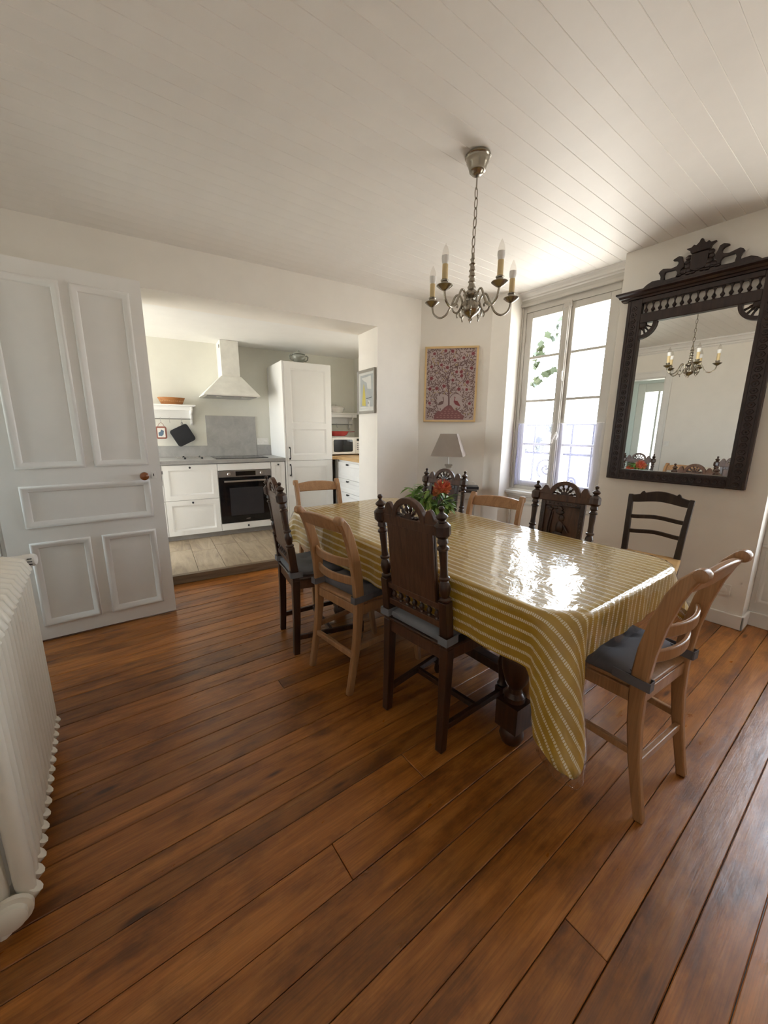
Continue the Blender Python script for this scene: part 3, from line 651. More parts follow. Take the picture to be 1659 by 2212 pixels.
# ---------- carved high-backed oak chair (faces local +x, back posts at x=0)
def make_carved_chair():
    t = empty('carved_chair'); tag(t, 'x', 'chair', 'carved oak high-backed chairs')
    sp_ = 0.1625; a = R(6.8)
    tilt = Matrix.Translation((0, 0, 0.45)) @ Matrix.Rotation(-a, 4, 'Y')
    up = lambda z: (z-0.45)/math.cos(a)
    for s in (-1, 1):
        m = MB().sweep([(-0.012, s*sp_, 0), (-0.004, s*sp_, 0.2), (0, s*sp_, 0.45)], [(0.034, 0.034), (0.036, 0.038), (0.04, 0.042)], (1, 0, 0))
        m.build('leg', 'oak_dark', t, False, 0.003)
        m = MB(); m.mx = tilt
        m.box(-0.02, 0.02, s*sp_-0.019, s*sp_+0.019, 0, up(0.645))
        p = MB(); p.mx = tilt; b0 = (0, s*sp_, up(0.645))
        p.lathe([(0.017, 0), (0.0225, 0.006), (0.0225, 0.012), (0.015, 0.018), (0.018, 0.03), (0.0225, 0.05), (0.021, 0.066), (0.014, 0.083), (0.021, 0.088), (0.021, 0.096), (0.015, 0.1), (0.0135, 0.135), (0.016, 0.18), (0.0165, 0.2), (0.022, 0.204), (0.022, 0.211), (0.014, 0.217), (0.014, 0.223), (0.021, 0.23), (0.017, 0.247)], b0, 14)
        bz = up(0.89)
        p.lathe([(0.019, 0), (0.03, 0.012), (0.03, 0.045), (0.019, 0.057)], (0, s*sp_, bz), 8)
        p.lathe([(0.013, 0.056), (0.015, 0.06), (0.012, 0.064), (0.018, 0.07), (0.0225, 0.077), (0.015, 0.085), (0.008, 0.09), (0.0065, 0.096), (0.0095, 0.101), (0.0105, 0.107), (0.007, 0.113), (0.001, 0.115)], (0, s*sp_, bz), 12)
        pst = m.build('back_post', 'oak_dark', t, False, 0.003); pst_turn = p.build('turned_spindle', 'oak_dark', pst, 35)
    # crest: base rail, shoulders, arch ring, spokes and hub
    m = MB(); m.mx = tilt
    z0 = up(0.905); zc_ = up(0.932)
    m.box(-0.011, 0.011, -sp_+0.012, sp_-0.012, up(0.893), zc_)
    for s in (-1, 1):
        sh = [(s*(sp_-0.015), zc_-0.002), (s*(sp_-0.015), up(0.946)), (s*(sp_-0.03), up(0.95)), (s*0.122, up(0.972)), (s*0.112, up(0.982)), (s*0.100, up(0.98)), (s*0.090, up(0.962)), (s*0.084, zc_-0.002)]
        m.prism(sh, -0.010, 0.010, 'YZ')
    ro, ri, nn = 0.088, 0.064, 18; vs = []; fs = []
    for k in range(nn+1):
        th = math.pi*k/nn
        for x in (-0.012, 0.012):
            for r_ in (ri, ro): vs.append((x, r_*math.cos(th), zc_-0.006+r_*math.sin(th)*0.98))
    for k in range(nn):
        a4 = k*4; b4 = a4+4
        fs += [(a4, b4, b4+1, a4+1), (a4+2, a4+3, b4+3, b4+2), (a4+1, b4+1, b4+3, a4+3), (a4, a4+2, b4+2, b4)]
    m.add(vs, fs)
    cr = m.build('crest', 'oak_back', t, False, 0.003)
    m = MB(); m.mx = tilt
    hub = [(0.024*math.cos(R(q)), zc_-0.004+0.024*math.sin(R(q))) for q in range(0, 181, 20)]; m.prism(hub, -0.008, 0.008, 'YZ')
    for q in (14, 45, 75, 105, 135, 166):
        c_, s_ = math.cos(R(q)), math.sin(R(q)); pts = [(0, r_*c_, zc_-0.004+r_*s_) for r_ in (0.022, 0.030, 0.036, 0.044, 0.050, 0.056, 0.066)]
        m.tube(pts, [0.005, 0.004, 0.0085, 0.0085, 0.004, 0.0075, 0.0055], 6)
    m.build('fan_spokes', 'oak_dark', cr, 40)
    # back panel, front frame and relief
    m = MB(); m.mx = tilt; m.box(-0.010, 0.0, -0.122, 0.122, up(0.628), up(0.895)); pn = m.build('back_panel', 'oak_back', t, False, 0.002)
    m = MB(); m.mx = tilt
    zt, zb = up(0.893), up(0.63)
    m.box(0, 0.014, -0.122, -0.096, zb, zt).box(0, 0.014, 0.096, 0.122, zb, zt).box(0, 0.014, -0.096, 0.096, zt-0.026, zt).box(0, 0.014, -0.096, 0.096, zb, zb+0.022)
    m.build('panel_frame', 'oak_dark', pn, False, 0.003)
    m = MB(); m.mx = tilt
    for k in range(9): m.ell((0.013, -0.096+0.024*k, zt-0.013), (0.006, 0.006, 0.006), 6, 4)
    for k in range(9):
        for s in (-1, 1): m.ell((0.013, s*0.109, zb+0.03+0.022*k), (0.005, 0.005, 0.007), 6, 4)
    tag(m.build('carved_beads', 'oak_dark', pn, True), None, None, None, 'stuff')
    m = MB(); m.mx = tilt; q0 = zb+0.03
    m.ell((0.006, 0.002, q0+0.14), (0.010, 0.016, 0.020)).ell((0.006, -0.002, q0+0.085), (0.012, 0.022, 0.038)).ell((0.007, -0.008, q0+0.035), (0.014, 0.034, 0.026)).ell((0.006, 0.016, q0+0.018), (0.010, 0.018, 0.02))
    m.tube([(0.004, -0.055, q0), (0.006, -0.058, q0+0.08), (0.004, -0.05, q0+0.17)], [0.006, 0.005, 0.004], 6).tube([(0.004, -0.072, q0), (0.006, -0.07, q0+0.1), (0.004, -0.06, q0+0.18)], 0.004, 6)
    for k in range(10): m.ell((0.005, -0.062+random.uniform(-0.02, 0.062), q0+0.185+random.uniform(-0.018, 0.018)), (0.008, 0.016, 0.010), 7, 4)
    m.tube([(0.006, 0.02, q0+0.10), (0.012, 0.035, q0+0.08), (0.010, 0.05, q0+0.06)], 0.006, 6)
    m.build('carved_figure', 'oak_dark', pn, True)
    m = MB(); m.mx = tilt; m.box(-0.011, 0.012, -sp_, sp_, up(0.604), up(0.629)).box(-0.011, 0.012, -sp_, sp_, up(0.528), up(0.556)); m.build('back_rails', 'oak_back', t, False, 0.003)
    for k in range(7):
        m = MB(); m.mx = tilt; yy = -0.12+0.04*k
        m.lathe([(0.006, 0), (0.010, 0.004), (0.006, 0.010), (0.0115, 0.022), (0.010, 0.03), (0.005, 0.038), (0.009, 0.044), (0.006, 0.05)], (0, yy, up(0.555)), 8); m.build('baluster', 'oak_dark', t, True)
    # seat and under-frame
    poly = [(-0.02, -0.18), (0.40, -0.215), (0.40, 0.215), (-0.02, 0.18)]
    MB().prism(poly, 0.448, 0.464, 'XY').build('seat', 'oak_dark', t, False, 0.005)
    m = MB().bar((0, -sp_, 0.425), (0.375, -0.195, 0.425), 0.022, 0.055).bar((0, sp_, 0.425), (0.375, 0.195, 0.425), 0.022, 0.055).bar((0, -sp_, 0.425), (0, sp_, 0.425), 0.022, 0.06).bar((0.375, -0.195, 0.42), (0.375, 0.195, 0.42), 0.022, 0.06)
    m.build('seat_rail', 'oak_back', t, False, 0.002)
    for s in (-1, 1):
        MB().box(-0.02, 0.02, -0.02, 0.02, 0.36, 0.45).lathe([(0.016, 0.13), (0.022, 0.14), (0.014, 0.155), (0.02, 0.2), (0.024, 0.25), (0.015, 0.29), (0.022, 0.31), (0.022, 0.325), (0.015, 0.335), (0.019, 0.36)]).box(-0.02, 0.02, -0.02, 0.02, 0.06, 0.13).lathe([(0.012, 0), (0.02, 0.02), (0.014, 0.06)]).build('leg', 'oak_dark', t, 35, 0, 2, (0.375, s*0.19, 0))
        MB().bar((-0.005, s*sp_, 0.10), (0.375, s*0.19, 0.10), 0.02, 0.028).build('side_stretcher', 'oak_dark', t, False, 0.003)
    MB().bar((0.20, -0.176, 0.10), (0.20, 0.176, 0.10), 0.02, 0.026).build('cross_stretcher', 'oak_dark', t, False, 0.003)
    return t
cc = make_carved_chair()
carved = [((0.985, 1.085), 4.5, 1.015, 'carved dark oak high-backed chair nearest the camera, plain wooden back facing us'),
          ((0.84, 2.07), -8.7, 1.0, 'carved dark oak high-backed chair seen nearly edge-on, nearest the oven'),
          ((2.068, 1.111), 187.6, 0.985, 'carved dark oak chair with figure panel facing us, below the window'),
          ((2.033, 2.02), 195, 0.985, 'carved dark oak chair partly behind the flowers, in front of the table lamp')]
for i, (p, ang, zs, lab) in enumerate(carved):
    o = cc if i == 0 else copy_tree(cc)
    place(o, p, ang, zs); o['label'] = lab

# ---------- light beech chair with rolled top rail and curved legs
def make_beech_chair():
    t = empty('beech_chair'); tag(t, 'x', 'chair', 'light beech chairs')
    path = [(-0.062, 0), (-0.045, 0.08), (-0.022, 0.20), (-0.006, 0.32), (0.0, 0.42), (-0.001, 0.50), (-0.008, 0.58), (-0.026, 0.68), (-0.052, 0.77), (-0.076, 0.825), (-0.100, 0.858), (-0.118, 0.868)]
    dep = [0.030, 0.032, 0.037, 0.043, 0.048, 0.052, 0.052, 0.050, 0.046, 0.040, 0.030, 0.020]
    for s in (-1, 1):
        pts = [Vector((x, s*0.165, z)) for x, z in path]
        m = MB(); vs = []; n = len(pts)
        for i, p in enumerate(pts):
            d = (pts[min(i+1, n-1)]-pts[max(i-1, 0)]).normalized(); nrm = Vector((d.z, 0, -d.x)); w_ = 0.0135 if i < 9 else 0.015
            vs += [p+nrm*dep[i]/2+Vector((0, -w_, 0)), p+nrm*dep[i]/2+Vector((0, w_, 0)), p-nrm*dep[i]/2+Vector((0, w_, 0)), p-nrm*dep[i]/2+Vector((0, -w_, 0))]
        fs = [(i*4+k, i*4+(k+1) % 4, i*4+4+(k+1) % 4, i*4+4+k) for i in range(n-1) for k in range(4)] + [(3, 2, 1, 0), tuple((n-1)*4+k for k in range(4))]
        m.add(vs, fs); ps = m.build('back_leg', 'beech', t, 30, 0.005)
        MB().lathe([(0.010, -0.019), (0.019, -0.016), (0.021, 0), (0.019, 0.016), (0.010, 0.019)], (-0.108, s*0.165, 0.858), 12, (0, 1, 0)).build('scroll_end', 'beech', ps, True)
    def curved(z0, z1, bow, th, x0, arch=0.0, yh=0.153, lean=0.0, n=12):
        vs = []; fs = []
        for k in range(n+1):
            y = -yh+2*yh*k/n; c = 1-(y/yh)**2; x = x0-bow*c
            for (dx, z) in ((-th/2, z0), (th/2, z0), (th/2-lean, z1+arch*c), (-th/2-lean, z1+arch*c)): vs.append((x+dx, y, z))
        for k in range(n): fs += [(k*4+q, k*4+(q+1) % 4, k*4+4+(q+1) % 4, k*4+4+q) for q in range(4)]
        fs += [(3, 2, 1, 0), tuple(n*4+q for q in range(4))]
        return MB().add(vs, fs)
    curved(0.795, 0.85, 0.008, 0.026, -0.072, 0.016, lean=0.030).build('top_rail', 'beech', t, 50, 0.007, 3)
    curved(0.625, 0.665, 0.034, 0.014, -0.018).build('slat', 'beech', t, 50, 0.004); curved(0.535, 0.575, 0.034, 0.014, -0.004).build('slat', 'beech', t, 50, 0.004)
    MB().prism([(-0.01, -0.16), (0.39, -0.20), (0.40, -0.18), (0.405, 0), (0.40, 0.18), (0.39, 0.20), (-0.01, 0.16)], 0.437, 0.452, 'XY').build('seat', 'beech', t, False, 0.005)
    MB().bar((0, -0.160, 0.415), (0.375, -0.187, 0.415), 0.024, 0.045).bar((0, 0.160, 0.415), (0.375, 0.187, 0.415), 0.024, 0.045).bar((0, -0.155, 0.415), (0, 0.155, 0.415), 0.026, 0.045).bar((0.375, -0.18, 0.415), (0.375, 0.18, 0.415), 0.024, 0.045).build('seat_rail', 'beech', t, False, 0.003)
    for s in (-1, 1):
        MB().sweep([(0.372, s*0.187, 0.44), (0.378, s*0.187, 0.3), (0.392, s*0.187, 0.14), (0.42, s*0.187, 0)], [(0.034, 0.042), (0.032, 0.036), (0.029, 0.030), (0.026, 0.026)], (1, 0, 0)).build('front_leg', 'beech', t, False, 0.005)
        MB().bar((-0.018, s*0.165, 0.225), (0.384, s*0.187, 0.225), 0.018, 0.026).build('side_stretcher', 'beech', t, False, 0.004)
    MB().bar((-0.024, -0.155, 0.185), (-0.024, 0.155, 0.185), 0.02, 0.028).build('back_stretcher', 'beech', t, False, 0.004)
    MB().bar((0.383, -0.18, 0.20), (0.383, 0.18, 0.20), 0.02, 0.026).build('front_stretcher', 'beech', t, False, 0.004)
    return t
bc = make_beech_chair()
beech = [((1.485, 0.372), 86, 1.03, 'light beech chair at the near end of the table with a tufted grey cushion'),
         ((0.905, 1.597), 6.4, 1.03, 'light beech chair between the two carved chairs on the near side'),
         ((1.35, 2.615), -100, 1.02, 'light beech chair at the far end of the table, before the white fridge cabinet'),
         ((1.99, 1.525), 196, 0.99, 'light beech chair between the two carved chairs on the window side')]
for i, (p, ang, zs, lab) in enumerate(beech):
    o = bc if i == 0 else copy_tree(bc)
    place(o, p, ang, zs); o['label'] = lab

# ---------- dark rush-seated chair under the mirror
t = thing('rush_seated_chair', 'dark wooden ladder-back chair with rush seat and wavy top rail, under the mirror', 'chair', (2.945, 0.92, 0), R(186))
for s in (-1, 1):
    MB().sweep([(0.012, s*0.150, 0), (0.006, s*0.150, 0.25), (0.0, s*0.152, 0.46), (-0.028, s*0.160, 0.65), (-0.068, s*0.172, 0.85)], [(0.03, 0.03), (0.033, 0.033), (0.036, 0.036), (0.033, 0.035), (0.028, 0.03)], (1, 0, 0)).build('back_post', 'walnut_chair', t, False, 0.005)
    MB().lathe([(0.013, 0), (0.018, 0.1), (0.019, 0.42), (0.016, 0.45)], (0.36, s*0.19, 0), 10).build('leg', 'walnut_chair', t, True)
    MB().tube([(0.0, s*0.15, 0.22), (0.36, s*0.19, 0.22)], 0.009).build('side_stretcher', 'walnut_chair', t, True)
def wavy(z, hgt, x, yh, amp, name, nb=20, crest=False):
    top = []; bot = []
    for k in range(nb+1):
        u = -1+2*k/nb; c = math.cos(u*math.pi)
        if crest:
            tz = z+hgt*0.5+amp*(0.55+0.45*math.cos(u*math.pi*1.0))*1.0 - 0.012*max(0, abs(u)-0.55)
            if 0.50 < abs(u) < 0.66: tz += 0.017*math.sin((abs(u)-0.5)/0.16*math.pi)
            bz_ = z-hgt*0.5+amp*0.5*(0.5+0.5*c)
        else: tz = z+hgt/2+amp*(0.5+0.5*c); bz_ = z-hgt/2+amp*(0.5+0.5*c)
        top.append((u*yh, tz)); bot.append((u*yh, bz_))
    MB().prism(bot + top[::-1], x-0.009, x+0.009, 'YZ').build(name, 'walnut_chair', t, False, 0.003)
wavy(0.822, 0.050, -0.062, 0.175, 0.04, 'top_rail', 36, True); wavy(0.70, 0.026, -0.036, 0.16, 0.014, 'slat'); wavy(0.60, 0.026, -0.018, 0.155, 0.014, 'slat')
m = MB().prism([(-0.02, -0.172), (0.37, -0.215), (0.395, -0.19), (0.395, 0.19), (0.37, 0.215), (-0.02, 0.172)], 0.438, 0.468, 'XY'); tag(m.build('seat', 'rush', t, False, 0.012, 3), 'woven golden rush seat')
MB().bar((0, -0.15, 0.42), (0, 0.15, 0.42), 0.02, 0.03).bar((0.36, -0.19, 0.42), (0.36, 0.19, 0.42), 0.02, 0.03).build('seat_rail', 'walnut_chair', t)
MB().tube([(0.36, -0.19, 0.26), (0.36, 0.19, 0.26)], 0.009).build('front_stretcher', 'walnut_chair', t, True)

# ---------- seat cushions tied to four of the chairs
def cushion(loc, ang, z, hw0, hw1, dep, hh, label, x0=0.0, mat='cushion_grey', post=None, strapmat='strap_grey'):
    t = thing('seat_cushion', label, 'cushion', (loc[0], loc[1], 0), R(ang), 'grey seat cushions')
    nx, ny = 20, 20; vs = []; fs = []
    def hgt(u, v):
        e_ = (1-abs(u)**7)*(1-abs(v)**7); z_ = hh*(0.62+0.38*max(0, e_)**0.5)
        for (a, b) in ((-0.36, -0.36), (-0.36, 0.36), (0.36, -0.36), (0.36, 0.36)):
            z_ -= 0.017*math.exp(-((u-a)**2+(v-b)**2)/0.012); z_ -= 0.006*math.exp(-(((u-a)/0.12)**2+((v-b)/0.30)**2)*1.5)
        return z_
    for j in range(ny+1):
        v = -1+2*j/ny
        for i in range(nx+1):
            u = -1+2*i/nx; x = x0+dep*(u+1)/2; hw = hw0+(hw1-hw0)*(u+1)/2
            vs.append((x, v*hw, z+hgt(u, v)))
    top = len(vs)
    for j in range(ny):
        for i in range(nx): a = j*(nx+1)+i; fs.append((a, a+1, a+nx+2, a+nx+1))
    ring = [i for i in range(nx+1)] + [j*(nx+1)+nx for j in range(1, ny+1)] + [ny*(nx+1)+i for i in range(nx-1, -1, -1)] + [j*(nx+1) for j in range(ny-1, 0, -1)]
    low = []
    for lev, (f, zz) in enumerate(((1.012, z+hh*0.3), (0.985, z))):
        o0 = len(vs)
        for r_ in ring:
            x, y, _ = vs[r_]; xc = x0+dep/2; vs.append((xc+(x-xc)*f, y*f, zz))
        low.append(o0)
    nR = len(ring)
    for k in range(nR):
        k2 = (k+1) % nR
        fs += [(ring[k], ring[k2], low[0]+k2, low[0]+k), (low[0]+k, low[0]+k2, low[1]+k2, low[1]+k)]
    fs.append(tuple(low[1]+k for k in range(nR)))
    MB().add(vs, fs).build('pad', mat, t, 50)
    if post:
        for s in (-1, 1):
            px, py, hx, hy = post
            m = MB(); w_ = 0.032; zz = z+0.006
            q = [(x0+0.03, s*(py-0.02)), (px+hx, s*(py-hy)), (px-hx, s*(py-hy)), (px-hx-0.002, s*(py+hy)), (px+hx, s*(py+hy)), (x0+0.045, s*(py+hy-0.002))]
            vs2 = [(a, b, zz) for a, b in q] + [(a, b, zz+w_) for a, b in q] + [(a+(0.003 if a > px else -0.003), b+0.003*s, zz) for a, b in q] + [(a+(0.003 if a > px else -0.003), b+0.003*s, zz+w_) for a, b in q]; n = len(q)
            m.add(vs2, [(k, k+1, n+k+1, n+k) for k in range(n-1)] + [(2*n+k, 3*n+k, 3*n+k+1, 2*n+k+1) for k in range(n-1)] + [(n+k, n+k+1, 3*n+k+1, 3*n+k) for k in range(n-1)] + [(k, 2*n+k, 2*n+k+1, k+1) for k in range(n-1)])
            m.build('tie_strap', strapmat, t, False)
    return t
cushion((1.485, 0.372), 86, 0.466, 0.165, 0.20, 0.375, 0.052, 'tufted dark grey cushion on the beech chair at the near end', 0.03, 'cushion_grey', (-0.002, 0.165, 0.031, 0.0165), 'cushion_grey')
cushion((0.905, 1.597), 6.4, 0.466, 0.165, 0.195, 0.375, 0.045, 'dark grey cushion on the beech chair between two carved chairs', 0.03, 'cushion_grey', (-0.002, 0.165, 0.031, 0.0165), 'cushion_grey')
cushion((0.985, 1.085), 4.5, 0.472, 0.137, 0.195, 0.40, 0.044, 'blue-grey cushion with tie straps on the nearest carved chair', -0.012, 'strap_grey', (-0.004, 0.1625, 0.026, 0.023))
cushion((0.84, 2.07), -8.7, 0.465, 0.137, 0.195, 0.40, 0.044, 'blue-grey cushion on the carved chair nearest the oven', -0.012, 'strap_grey', (-0.004, 0.1625, 0.026, 0.023))

# ================================================================== KITCHEN
def kthing(name, label, cat, T, d, z=0, group=None): return thing(name, label, cat, tuple(K(T, d, z)), KA, group)
FD = 4.60                                       # plane of the cabinet fronts
kprof = [(-0.001, 0.0), (0.004, 0.003), (0.010, 0.004), (0.016, 0.009)]
def knob(parent, x, z, y=0.0, r=0.011):
    return MB().lathe([(0.006, 0), (0.005, 0.008), (r, 0.013), (r, 0.019), (r*0.6, 0.024), (0.001, 0.025)], (x, y, z), 12, (0, -1, 0)).build('knob', 'black_metal', parent, True)
def front(parent, name, x0, x1, z0, z1, inset=0.052, flat=False):
    e_ = empty(name); e_.parent = parent
    if flat: B(x0, x1, 0, 0.019, z0, z1).build('front', 'cabinet_white', e_, False, 0.002)
    else: panel_front(e_, x0, x1, z0, z1, [(x0+inset, x1-inset, z0+inset, z1-inset)], 'cabinet_white', 0.0, 0.019, 'frame', 0.009, kprof)
    return e_
def carcass(parent, x0, x1, z0, z1, dep=0.58):
    B(x0, x1, 0.021, dep, z0, z1).build('carcass', 'cabinet_white', parent)
# drawer unit
c1 = kthing('base_cabinet', 'white kitchen base cabinet with two wide framed drawers', 'cabinet', 0.0, FD)
carcass(c1, -0.60, 0.588, 0.13, 0.902)
for (z0, z1) in ((0.52, 0.895), (0.133, 0.516)):
    f_ = front(c1, 'drawer', 0.058, 0.586, z0, z1); knob(f_, 0.315, z1-0.026)
    f2 = front(c1, 'drawer', -0.596, 0.054, z0, z1); knob(f2, -0.27, z1-0.026)
B(-0.60, 0.588, 0.05, 0.066, KZ, 0.13).build('plinth', 'worktop_grey', c1)
# oven housing, oven
c2 = kthing('oven_housing', 'white cabinet framing the built-in oven, slim drawer below', 'cabinet', 0.0, FD)
B(0.59, 1.176, 0.45, 0.58, 0.13, 0.902).box(0.588, 0.594, 0.021, 0.45, 0.13, 0.902).box(1.170, 1.178, 0.021, 0.45, 0.13, 0.902).build('carcass', 'cabinet_white', c2)
B(0.588, 1.178, 0.05, 0.066, KZ, 0.13).build('plinth', 'worktop_grey', c2)
front(c2, 'top_filler', 0.59, 1.174, 0.822, 0.898, flat=True)
f_ = front(c2, 'drawer', 0.59, 1.174, 0.134, 0.212, flat=True); knob(f_, 0.88, 0.172)
ov = kthing('oven', 'black built-in oven with steel control panel under the hob', 'oven', 0.0, FD)
B(0.598, 1.167, 0.03, 0.44, 0.216, 0.818).build('body', 'dark_plastic', ov)
dr = B(0.594, 1.170, -0.004, 0.028, 0.216, 0.742).build('door', 'black_glass', ov, False, 0.003)
B(0.70, 1.07, -0.0055, -0.003, 0.30, 0.62).build('window', 'dark_plastic', dr)
MB().bar((0.645, -0.04, 0.700), (1.115, -0.04, 0.700), 0.014, 0.018).box(0.66, 0.672, -0.04, -0.003, 0.693, 0.707).box(1.09, 1.102, -0.04, -0.003, 0.693, 0.707).build('handle', 'steel', dr, False, 0.003)
B(0.862, 0.906, -0.0048, -0.0035, 0.250, 0.256).build('maker_mark', 'steel', dr)
cp = B(0.594, 1.170, -0.006, 0.028, 0.745, 0.818).build('control_panel', 'dull_steel', ov, False, 0.002)
B(0.775, 0.995, -0.0075, -0.004, 0.757, 0.806).build('display', 'black_glass', cp)
for x in (0.703, 1.063): MB().lathe([(0.018, 0), (0.018, 0.012), (0.014, 0.016), (0.001, 0.017)], (x, -0.006, 0.78), 16, (0, -1, 0)).build('dial', 'steel', cp, True)
# narrow pull-out
c3 = kthing('narrow_cabinet', 'narrow white pull-out cabinet between oven and fridge', 'cabinet', 0.0, FD)
B(1.179, 1.345, 0.05, 0.066, KZ, 0.13).build('plinth', 'worktop_grey', c3)
carcass(c3, 1.180, 1.345, 0.13, 0.902); f_ = front(c3, 'door', 1.180, 1.343, 0.134, 0.898, 0.042); knob(f_, 1.262, 0.868)
# worktop, splashbacks, hob, rack
wt = B(-0.62, 1.352, -0.015, DK-FD-0.001, 0.905, 0.945).build('kitchen_worktop', 'worktop_grey', None, False, 0.003); wt.location = K(0, FD); wt.rotation_euler = (0, 0, KA); tag(wt, 'grey stone-effect kitchen worktop', 'worktop')
sb = kthing('splashback', 'mottled grey splashback, taller behind the hob', 'splashback', 0.0, DK)
B(-0.62, 0.578, -0.010, -0.001, 0.946, 1.075).build('low_panel', 'splash_grey', sb); B(0.580, 1.168, -0.012, -0.001, 0.946, 1.436).build('hob_panel', 'splash_grey', sb); B(1.170, 1.352, -0.010, -0.001, 0.946, 1.075).build('low_panel', 'splash_grey', sb)
hb = kthing('hob', 'flat black glass hob set in the grey worktop', 'hob', 0.0, FD)
B(0.59, 1.17, 0.06, 0.53, 0.9455, 0.952).build('glass', 'black_glass', hb, False, 0.002)
for (x, y_, r_) in ((0.73, 0.18, 0.08), (1.02, 0.18, 0.10), (0.73, 0.42, 0.10), (1.02, 0.42, 0.08)): MB().tube([(x+r_*math.cos(R(q)), y_+r_*math.sin(R(q)), 0.9523) for q in range(0, 360, 15)], 0.001, 4, closed=True).build('ring', 'dull_steel', hb)
rk = kthing('wire_trivet', 'low wire trivet with black feet on the worktop', 'trivet', 0.36, FD+0.16, 0.9455)
for k in range(8): MB().tube([(-0.14+0.04*k, 0.0, 0.018), (-0.14+0.04*k, 0.24, 0.018)], 0.003, 6).build('wire', 'steel', rk, True)
MB().tube([(-0.145, 0.0, 0.018), (0.145, 0.0, 0.018)], 0.0035, 6).tube([(-0.145, 0.24, 0.018), (0.145, 0.24, 0.018)], 0.0035, 6).build('rim', 'steel', rk, True)
for (x, y_) in ((-0.07, 0), (0.10, 0), (-0.07, 0.24), (0.10, 0.24)): MB().ell((x, y_, 0.012), (0.012, 0.012, 0.012), 10, 6).build('foot', 'black_metal', rk, True)
# hood
hd = kthing('cooker_hood', 'cream-white pyramid cooker hood with square chimney', 'cooker hood', 0.0, 0.0)
B(0.765, 0.965, 4.95, DK-0.002, 1.86, KC-0.002).build('chimney', 'hood_white', hd, False, 0.003)
vs = [(0.533, 4.735, 1.655), (1.133, 4.735, 1.655), (1.133, DK-0.002, 1.655), (0.533, DK-0.002, 1.655), (0.755, 4.94, 1.875), (0.975, 4.94, 1.875), (0.975, DK-0.002, 1.875), (0.755, DK-0.002, 1.875)]
MB().add(vs, [(0, 3, 2, 1), (4, 5, 6, 7), (0, 1, 5, 4), (1, 2, 6, 5), (2, 3, 7, 6), (3, 0, 4, 7)]).build('canopy', 'hood_white', hd, False, 0.004)
B(0.533, 1.133, 4.735, DK-0.002, 1.642, 1.655).build('rim', 'hood_white', hd, False, 0.003)
B(0.57, 1.10, 4.77, 5.2, 1.634, 1.643).build('filter', 'dull_steel', hd)
for x in (0.70, 0.97): MB().lathe([(0.03, 0), (0.03, 0.004)], (x, 4.85, 1.631), 14).build('spot_lamp', 'steel', hd, True)
B(0.7635, 0.7655, 4.99, 5.05, 2.19, 2.225).build('vent_slot', 'black_metal', hd)
# fridge cabinet
fr = kthing('fridge_cabinet', 'tall white built-in fridge cabinet with framed doors', 'cabinet', 0.0, FD)
B(1.356, 1.374, 0.0, DK-FD-0.002, KZ, 2.05).build('side_panel', 'cabinet_white', fr, False, 0.001)
B(1.374, 1.962, 0.022, DK-FD-0.002, KZ+0.06, 2.05).build('carcass', 'cabinet_white', fr)
e_ = empty('upper_door'); e_.parent = fr
panel_front(e_, 1.377, 1.962, 0.907, 2.046, [(1.452, 1.888, 1.352, 1.972), (1.452, 1.888, 0.975, 1.283)], 'cabinet_white', 0.0, 0.02, 'frame', 0.010, kprof)
def handle(p, x, z0, z1):
    MB().tube([(x, 0, z0), (x, -0.022, z0+0.004), (x, -0.026, z0+0.02), (x, -0.026, z1-0.02), (x, -0.022, z1-0.004), (x, 0, z1)], 0.0055, 8).lathe([(0.011, 0), (0.010, 0.005), (0.006, 0.008)], (x, 0, z0), 10, (0, -1, 0)).lathe([(0.011, 0), (0.010, 0.005), (0.006, 0.008)], (x, 0, z1), 10, (0, -1, 0)).build('handle', 'black_metal', p, True)
handle(e_, 1.414, 0.930, 1.062)
e_ = empty('lower_door'); e_.parent = fr
panel_front(e_, 1.377, 1.962, 0.134, 0.902, [(1.452, 1.888, 0.205, 0.832)], 'cabinet_white', 0.0, 0.02, 'frame', 0.010, kprof); handle(e_, 1.414, 0.728, 0.856)
# tureen on top
tu = kthing('soup_tureen', 'grey-green lidded stoneware pot with two ear handles on the fridge cabinet', 'pot', 1.60, FD+0.10, 2.051)
MB().lathe([(0.045, 0), (0.05, 0.006), (0.062, 0.02), (0.078, 0.055), (0.080, 0.075), (0.073, 0.09), (0.070, 0.096)], n=24).build('bowl', 'stone_ware', tu, 50)
ld = MB().lathe([(0.076, 0.094), (0.076, 0.1), (0.06, 0.113), (0.03, 0.122), (0.008, 0.125)], n=24).build('lid', 'stone_ware', tu, 50)
MB().lathe([(0.074, 0.0), (0.078, 0.003), (0.074, 0.006)], (0, 0, 0.093), 24).build('lid_rim', 'stone_ware_trim', tu, True)
MB().lathe([(0.006, 0.122), (0.014, 0.13), (0.015, 0.138), (0.008, 0.145), (0.001, 0.146)]).build('lid_knob', 'stone_ware', ld, True)
for s in (-1, 1): MB().tube([(s*0.076, 0, 0.082), (s*0.10, 0, 0.09), (s*0.115, 0, 0.075), (s*0.108, 0, 0.045), (s*0.085, 0, 0.03), (s*0.068, 0, 0.028)], 0.008, 8).build('ear_handle', 'stone_ware', tu, True)
